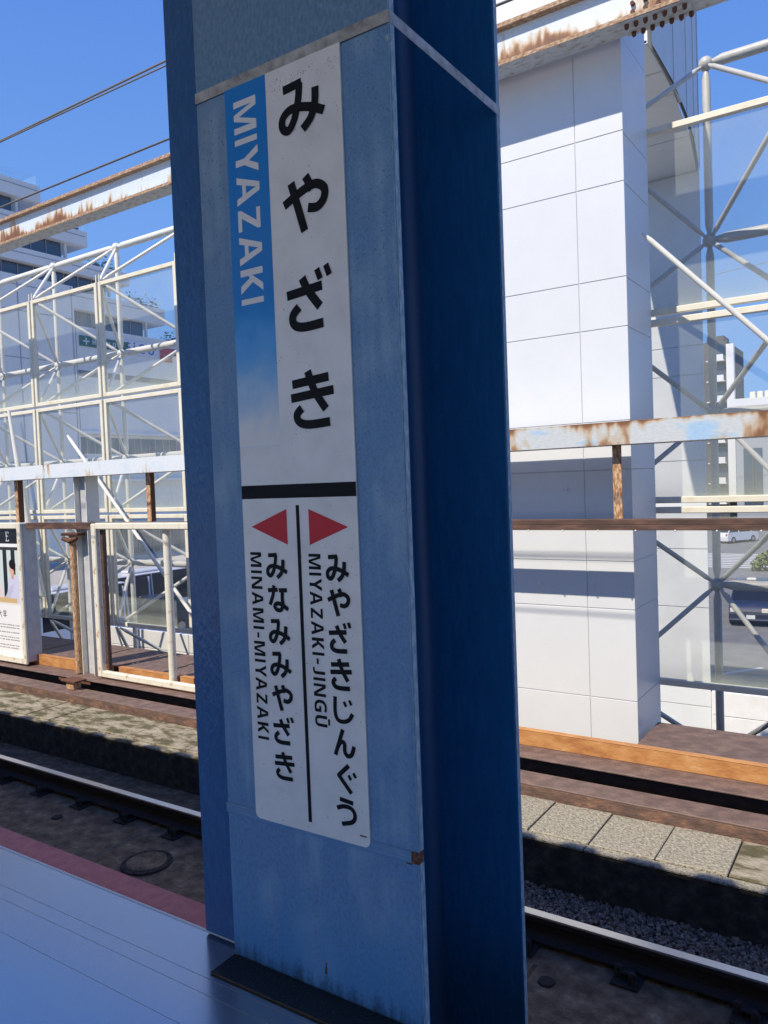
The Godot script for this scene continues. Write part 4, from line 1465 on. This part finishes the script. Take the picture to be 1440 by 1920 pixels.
func blue_column() -> void:
	var t := thing("blue_steel_column", "big blue painted steel column carrying the station name sign", "pillar", Vector3(0, 0, 0))
	var st := sb()
	box(st, Vector3(-1.452, 0.0, -1.402), Vector3(-0.8792, 2.157, -1.423), 0.003)
	obj("lower_front_flange", st, M.blue_dusty, t)
	st = sb()
	box(st, Vector3(-1.452, 2.1575, -1.402), Vector3(-0.8792, 3.28, -1.423), 0.003)
	obj("upper_front_flange", st, M.blue_upper, t)
	st = sb()
	box(st, Vector3(-0.8795, 0.0, -1.4045), Vector3(-0.8775, 3.28, -1.4215), 0.001)
	box(st, Vector3(-0.8805, 0.0, -1.4008), Vector3(-0.8795, 3.28, -1.4035))
	obj("flange_edge", st, M.blue_worn, t)
	st = sb()
	box(st, Vector3(-1.452, -1.9, -1.916), Vector3(-0.8792, 3.28, -1.937), 0.003)
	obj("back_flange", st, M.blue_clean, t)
	st = sb()
	box(st, Vector3(-0.8795, -1.9, -1.9175), Vector3(-0.8775, 3.28, -1.9355), 0.001)
	obj("back_flange_edge", st, M.blue_worn, t)
	# web with rolled fillets
	var half := PackedVector2Array()
	var zf := -1.4235
	var zb := -1.9155
	var r := 0.036
	for k in 7:
		var an := PI / 2 * k / 6
		half.append(Vector2(-1.165 + 0.008 + r - sin(an) * r, zf - r + cos(an) * r))
	for k in 7:
		var an := PI / 2 * k / 6
		half.append(Vector2(-1.165 + 0.008 + r - cos(an) * r, zb + r - sin(an) * r))
	st = sb()
	st.set_smooth_group(4)
	for m in [1.0, -1.0]:
		for i in half.size() - 1:
			var p := half[i]
			var q := half[i + 1]
			var px: float = -1.165 + (p.x + 1.165) * m
			var qx: float = -1.165 + (q.x + 1.165) * m
			quad(st, Vector3(px, 3.28, p.y), Vector3(qx, 3.28, q.y), Vector3(qx, -1.9, q.y), Vector3(px, -1.9, p.y))
	st.set_smooth_group(-1)
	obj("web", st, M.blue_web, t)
	# cable duct at the far left side
	st = sb()
	box(st, Vector3(-1.592, 0.005, -1.432), Vector3(-1.4525, 3.28, -1.56), 0.006)
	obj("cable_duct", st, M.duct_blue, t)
	# strap of galvanised steel round the column
	var band := rounded_rect(-1.4545, -0.8765, -1.9395, -1.3995, 0.006)
	var all := func(_a: Vector2, _b: Vector2) -> bool: return true
	obj("upper_strap", ring_mesh(band, 2.157, 2.182, all), M.galvanised, t)
	obj("strap_inside", ring_mesh(rounded_rect(-1.4525, -0.8778, -1.9378, -1.4012, 0.006), 2.157, 2.182, all), M.galvanised, t)
	st = sb()
	box(st, Vector3(-1.4535, 0.375, -1.3995), Vector3(-0.893, 0.402, -1.402), 0.001)
	obj("lower_strap", st, M.blue_dusty, t)
	st = sb()
	box(st, Vector3(-0.897, 0.376, -1.3985), Vector3(-0.8765, 0.402, -1.402), 0.001)
	box(st, Vector3(-0.8775, 0.378, -1.4025), Vector3(-0.8755, 0.404, -1.418), 0.0008)
	box(st, Vector3(-0.91, 0.372, -1.4), Vector3(-0.897, 0.376, -1.4019))
	obj("strap_buckle", st, M.rust_dark, t)
	st = sb()
	ball(st, Vector3(-0.881, 2.125, -1.403), 0.008, 1.0, 5)
	obj("rivet", st, M.blue_worn, t)
	# black bedding round the foot
	st = sb()
	box(st, Vector3(-1.449, 0.0003, -1.312), Vector3(-0.80, 0.006, -1.4018), 0.003)
	obj("base_pad", st, M.rubber, t)
	st = sb()
	for q in [[-1.148, 0.062], [-1.149, 0.055]]:
		hull(st, Vector3(q[0], q[1], -1.4015), Vector3(0.0025 if q[1] < 0.06 else 0.001, 0, 0), Vector3(0.0005, 0.007 if q[1] < 0.06 else 0.014, 0), Vector3(0, 0, 0.0008 if q[1] < 0.06 else 0.0012))
	obj("paint_chip", st, M.rust_dark, t)

func station_sign() -> void:
	var t := thing("station_name_sign", "tall narrow white station name sign with blue band on the blue column", "sign", Vector3(0, 0, 0))
	var sx := func(x: float) -> float: return x * KS
	var sy := func(y: float) -> float: return 1.2 + (y - 1.2) * KS
	var x0: float = -1.349
	var x1: float = -1.004
	var y0: float = 0.384
	var y1: float = 2.1565
	# board with rounded lower corners
	var p := PackedVector2Array([Vector2(x0, y1), Vector2(x0, y0 + 0.016)])
	for k in 7:
		var a := PI + k * PI / 12
		p.append(Vector2(x0 + 0.016 + cos(a) * 0.016, y0 + 0.016 + sin(a) * 0.016))
	for k in 7:
		var a := PI * 1.5 + k * PI / 12
		p.append(Vector2(x1 - 0.016 + cos(a) * 0.016, y0 + 0.016 + sin(a) * 0.016))
	p.append(Vector2(x1, y1))
	var st := sb()
	prism(st, p, Vector3(0, 0, -1.4012), Vector3.RIGHT, Vector3.UP, Vector3(0, 0, 0.0038))
	obj("sign_board", st, M.sign_white, t)
	var z := -1.3970
	# blue band fading to white like a sky print
	var w := 64
	var h := 512
	var im := Image.create(w, h, false, Image.FORMAT_RGB8)
	var fn := FastNoiseLite.new()
	fn.seed = 3
	fn.frequency = 0.02
	fn.fractal_octaves = 4
	for y in h:
		for x in w:
			var v := float(y) / h
			var k := clampf((v - 0.57) / 0.43 + fn.get_noise_2d(x * 1.5, y) * 0.10 * smoothstep(0.55, 0.7, v), 0, 1)
			var c := lin(0.0, 0.205, 0.60).lerp(lin(0.10, 0.36, 0.78), smoothstep(0.0, 0.35, k) * 0.9)
			c = c.lerp(lin(0.40, 0.56, 0.76), smoothstep(0.3, 0.75, k)).lerp(lin(0.742, 0.742, 0.748), smoothstep(0.62, 0.97, k))
			im.set_pixel(x, y, c)
	st = sb()
	quad(st, Vector3(x0 + 0.0004, y1, z), Vector3(-1.2185, y1, z), Vector3(-1.2185, 1.30, z), Vector3(x0 + 0.0004, 1.30, z))
	obj("blue_band", st, image_mat("sky_print", ImageTexture.create_from_image(im), 0.32), t)
	z = -1.3965
	var down := Vector3(0, -1, 0)
	var right := Vector3.RIGHT
	write_line(t, "MIYAZAKI", "Droid Sans", 700, Vector3(sx.call(-1.3330), sy.call(2.1282), z), down, right, 0.484 * KS, 0.0715 * KS, M.print_white, 1.05)
	write_line(t, "MINAMI-MIYAZAKI", "Droid Sans", 700, Vector3(sx.call(-1.3415), sy.call(1.0443), z), down, right, 0.4636 * KS, 0.0355 * KS, M.print_black, 1.0)
	write_line(t, "MIYAZAKI-JINGŪ", "Droid Sans", 700, Vector3(sx.call(-1.1575), sy.call(1.0437), z), down, right, 0.4057 * KS, 0.0355 * KS, M.print_black, 1.0)
	var big := [["み", 2.128, 2.0014], ["や", 1.9105, 1.7784], ["ざ", 1.6946, 1.5594], ["き", 1.4685, 1.3399]]
	for q in big:
		obj("kana_character", kana_mesh(q[0], sx.call(-1.194), sx.call(-1.0555), sy.call(q[1]), sy.call(q[2]), z, 0.158), M.print_black, t)
	var left := [["み", 1.0471, 0.9808], ["な", 0.9681, 0.9001], ["み", 0.8868, 0.8203], ["み", 0.807, 0.7405], ["や", 0.7266, 0.6587], ["ざ", 0.6461, 0.5783], ["き", 0.5592, 0.4929]]
	for q in left:
		obj("kana_character", kana_mesh(q[0], sx.call(-1.2918), sx.call(-1.2224), sy.call(q[1]), sy.call(q[2]), z, 0.152), M.print_black, t)
	var rr := [["み", 1.0466, 0.9801], ["や", 0.9686, 0.9006], ["ざ", 0.8883, 0.8179], ["き", 0.8049, 0.7345], ["じ", 0.7186, 0.6536], ["ん", 0.644, 0.5746], ["ぐ", 0.5621, 0.4916], ["う", 0.4821, 0.4141]]
	for q in rr:
		obj("kana_character", kana_mesh(q[0], sx.call(-1.1085), sx.call(-1.0405), sy.call(q[1]), sy.call(q[2]), z, 0.152), M.print_black, t)
	st = sb()
	quad(st, Vector3(x0 + 0.0002, sy.call(1.2075), z), Vector3(x1 - 0.0002, sy.call(1.2075), z), Vector3(x1 - 0.0002, sy.call(1.175), z), Vector3(x0 + 0.0002, sy.call(1.175), z))
	obj("black_bar", st, M.print_black, t)
	st = sb()
	quad(st, Vector3(sx.call(-1.1900), sy.call(1.1577), z), Vector3(sx.call(-1.1800), sy.call(1.1577), z), Vector3(sx.call(-1.1800), sy.call(0.402), z), Vector3(sx.call(-1.1900), sy.call(0.402), z))
	obj("dividing_line", st, M.print_black, t)
	st = sb()
	tri(st, Vector3(sx.call(-1.3332), sy.call(1.1066), z), Vector3(sx.call(-1.2195), sy.call(1.149), z), Vector3(sx.call(-1.2195), sy.call(1.0643), z))
	obj("red_arrow", st, M.print_red, t)
	st = sb()
	tri(st, Vector3(sx.call(-1.1522), sy.call(1.1481), z), Vector3(sx.call(-1.0389), sy.call(1.106), z), Vector3(sx.call(-1.1522), sy.call(1.0639), z))
	obj("red_arrow", st, M.print_red, t)
	st = sb()
	box(st, Vector3(-1.03, 0.408, z), Vector3(-1.012, 0.4105, z + 0.0008))
	obj("slot_mark", st, M.rust_dark, t)
	# weathering specks stuck on the face
	var rng := RandomNumberGenerator.new()
	rng.seed = 15
	st = sb()
	for i in 420:
		var c := Vector3(rng.randf_range(x0 + 0.004, x1 - 0.004), rng.randf_range(y0 + 0.01, y1 - 0.004), -1.39725)
		if rng.randf() < 0.3:
			c.y = y1 - 0.02 - 0.03 * rng.randf()
		var a := rng.randf() * TAU
		var e := Vector3(cos(a), sin(a), 0) * rng.randf_range(0.0004, 0.0016)
		var f := Vector3(-e.y, e.x, 0) * rng.randf_range(0.3, 0.9)
		quad(st, c - e - f, c - e + f, c + e + f * 0.6, c + e - f * 0.6)
	var sp := obj("dirt_specks", st, M.speck, t)
	sp.set_meta("kind", "stuff")
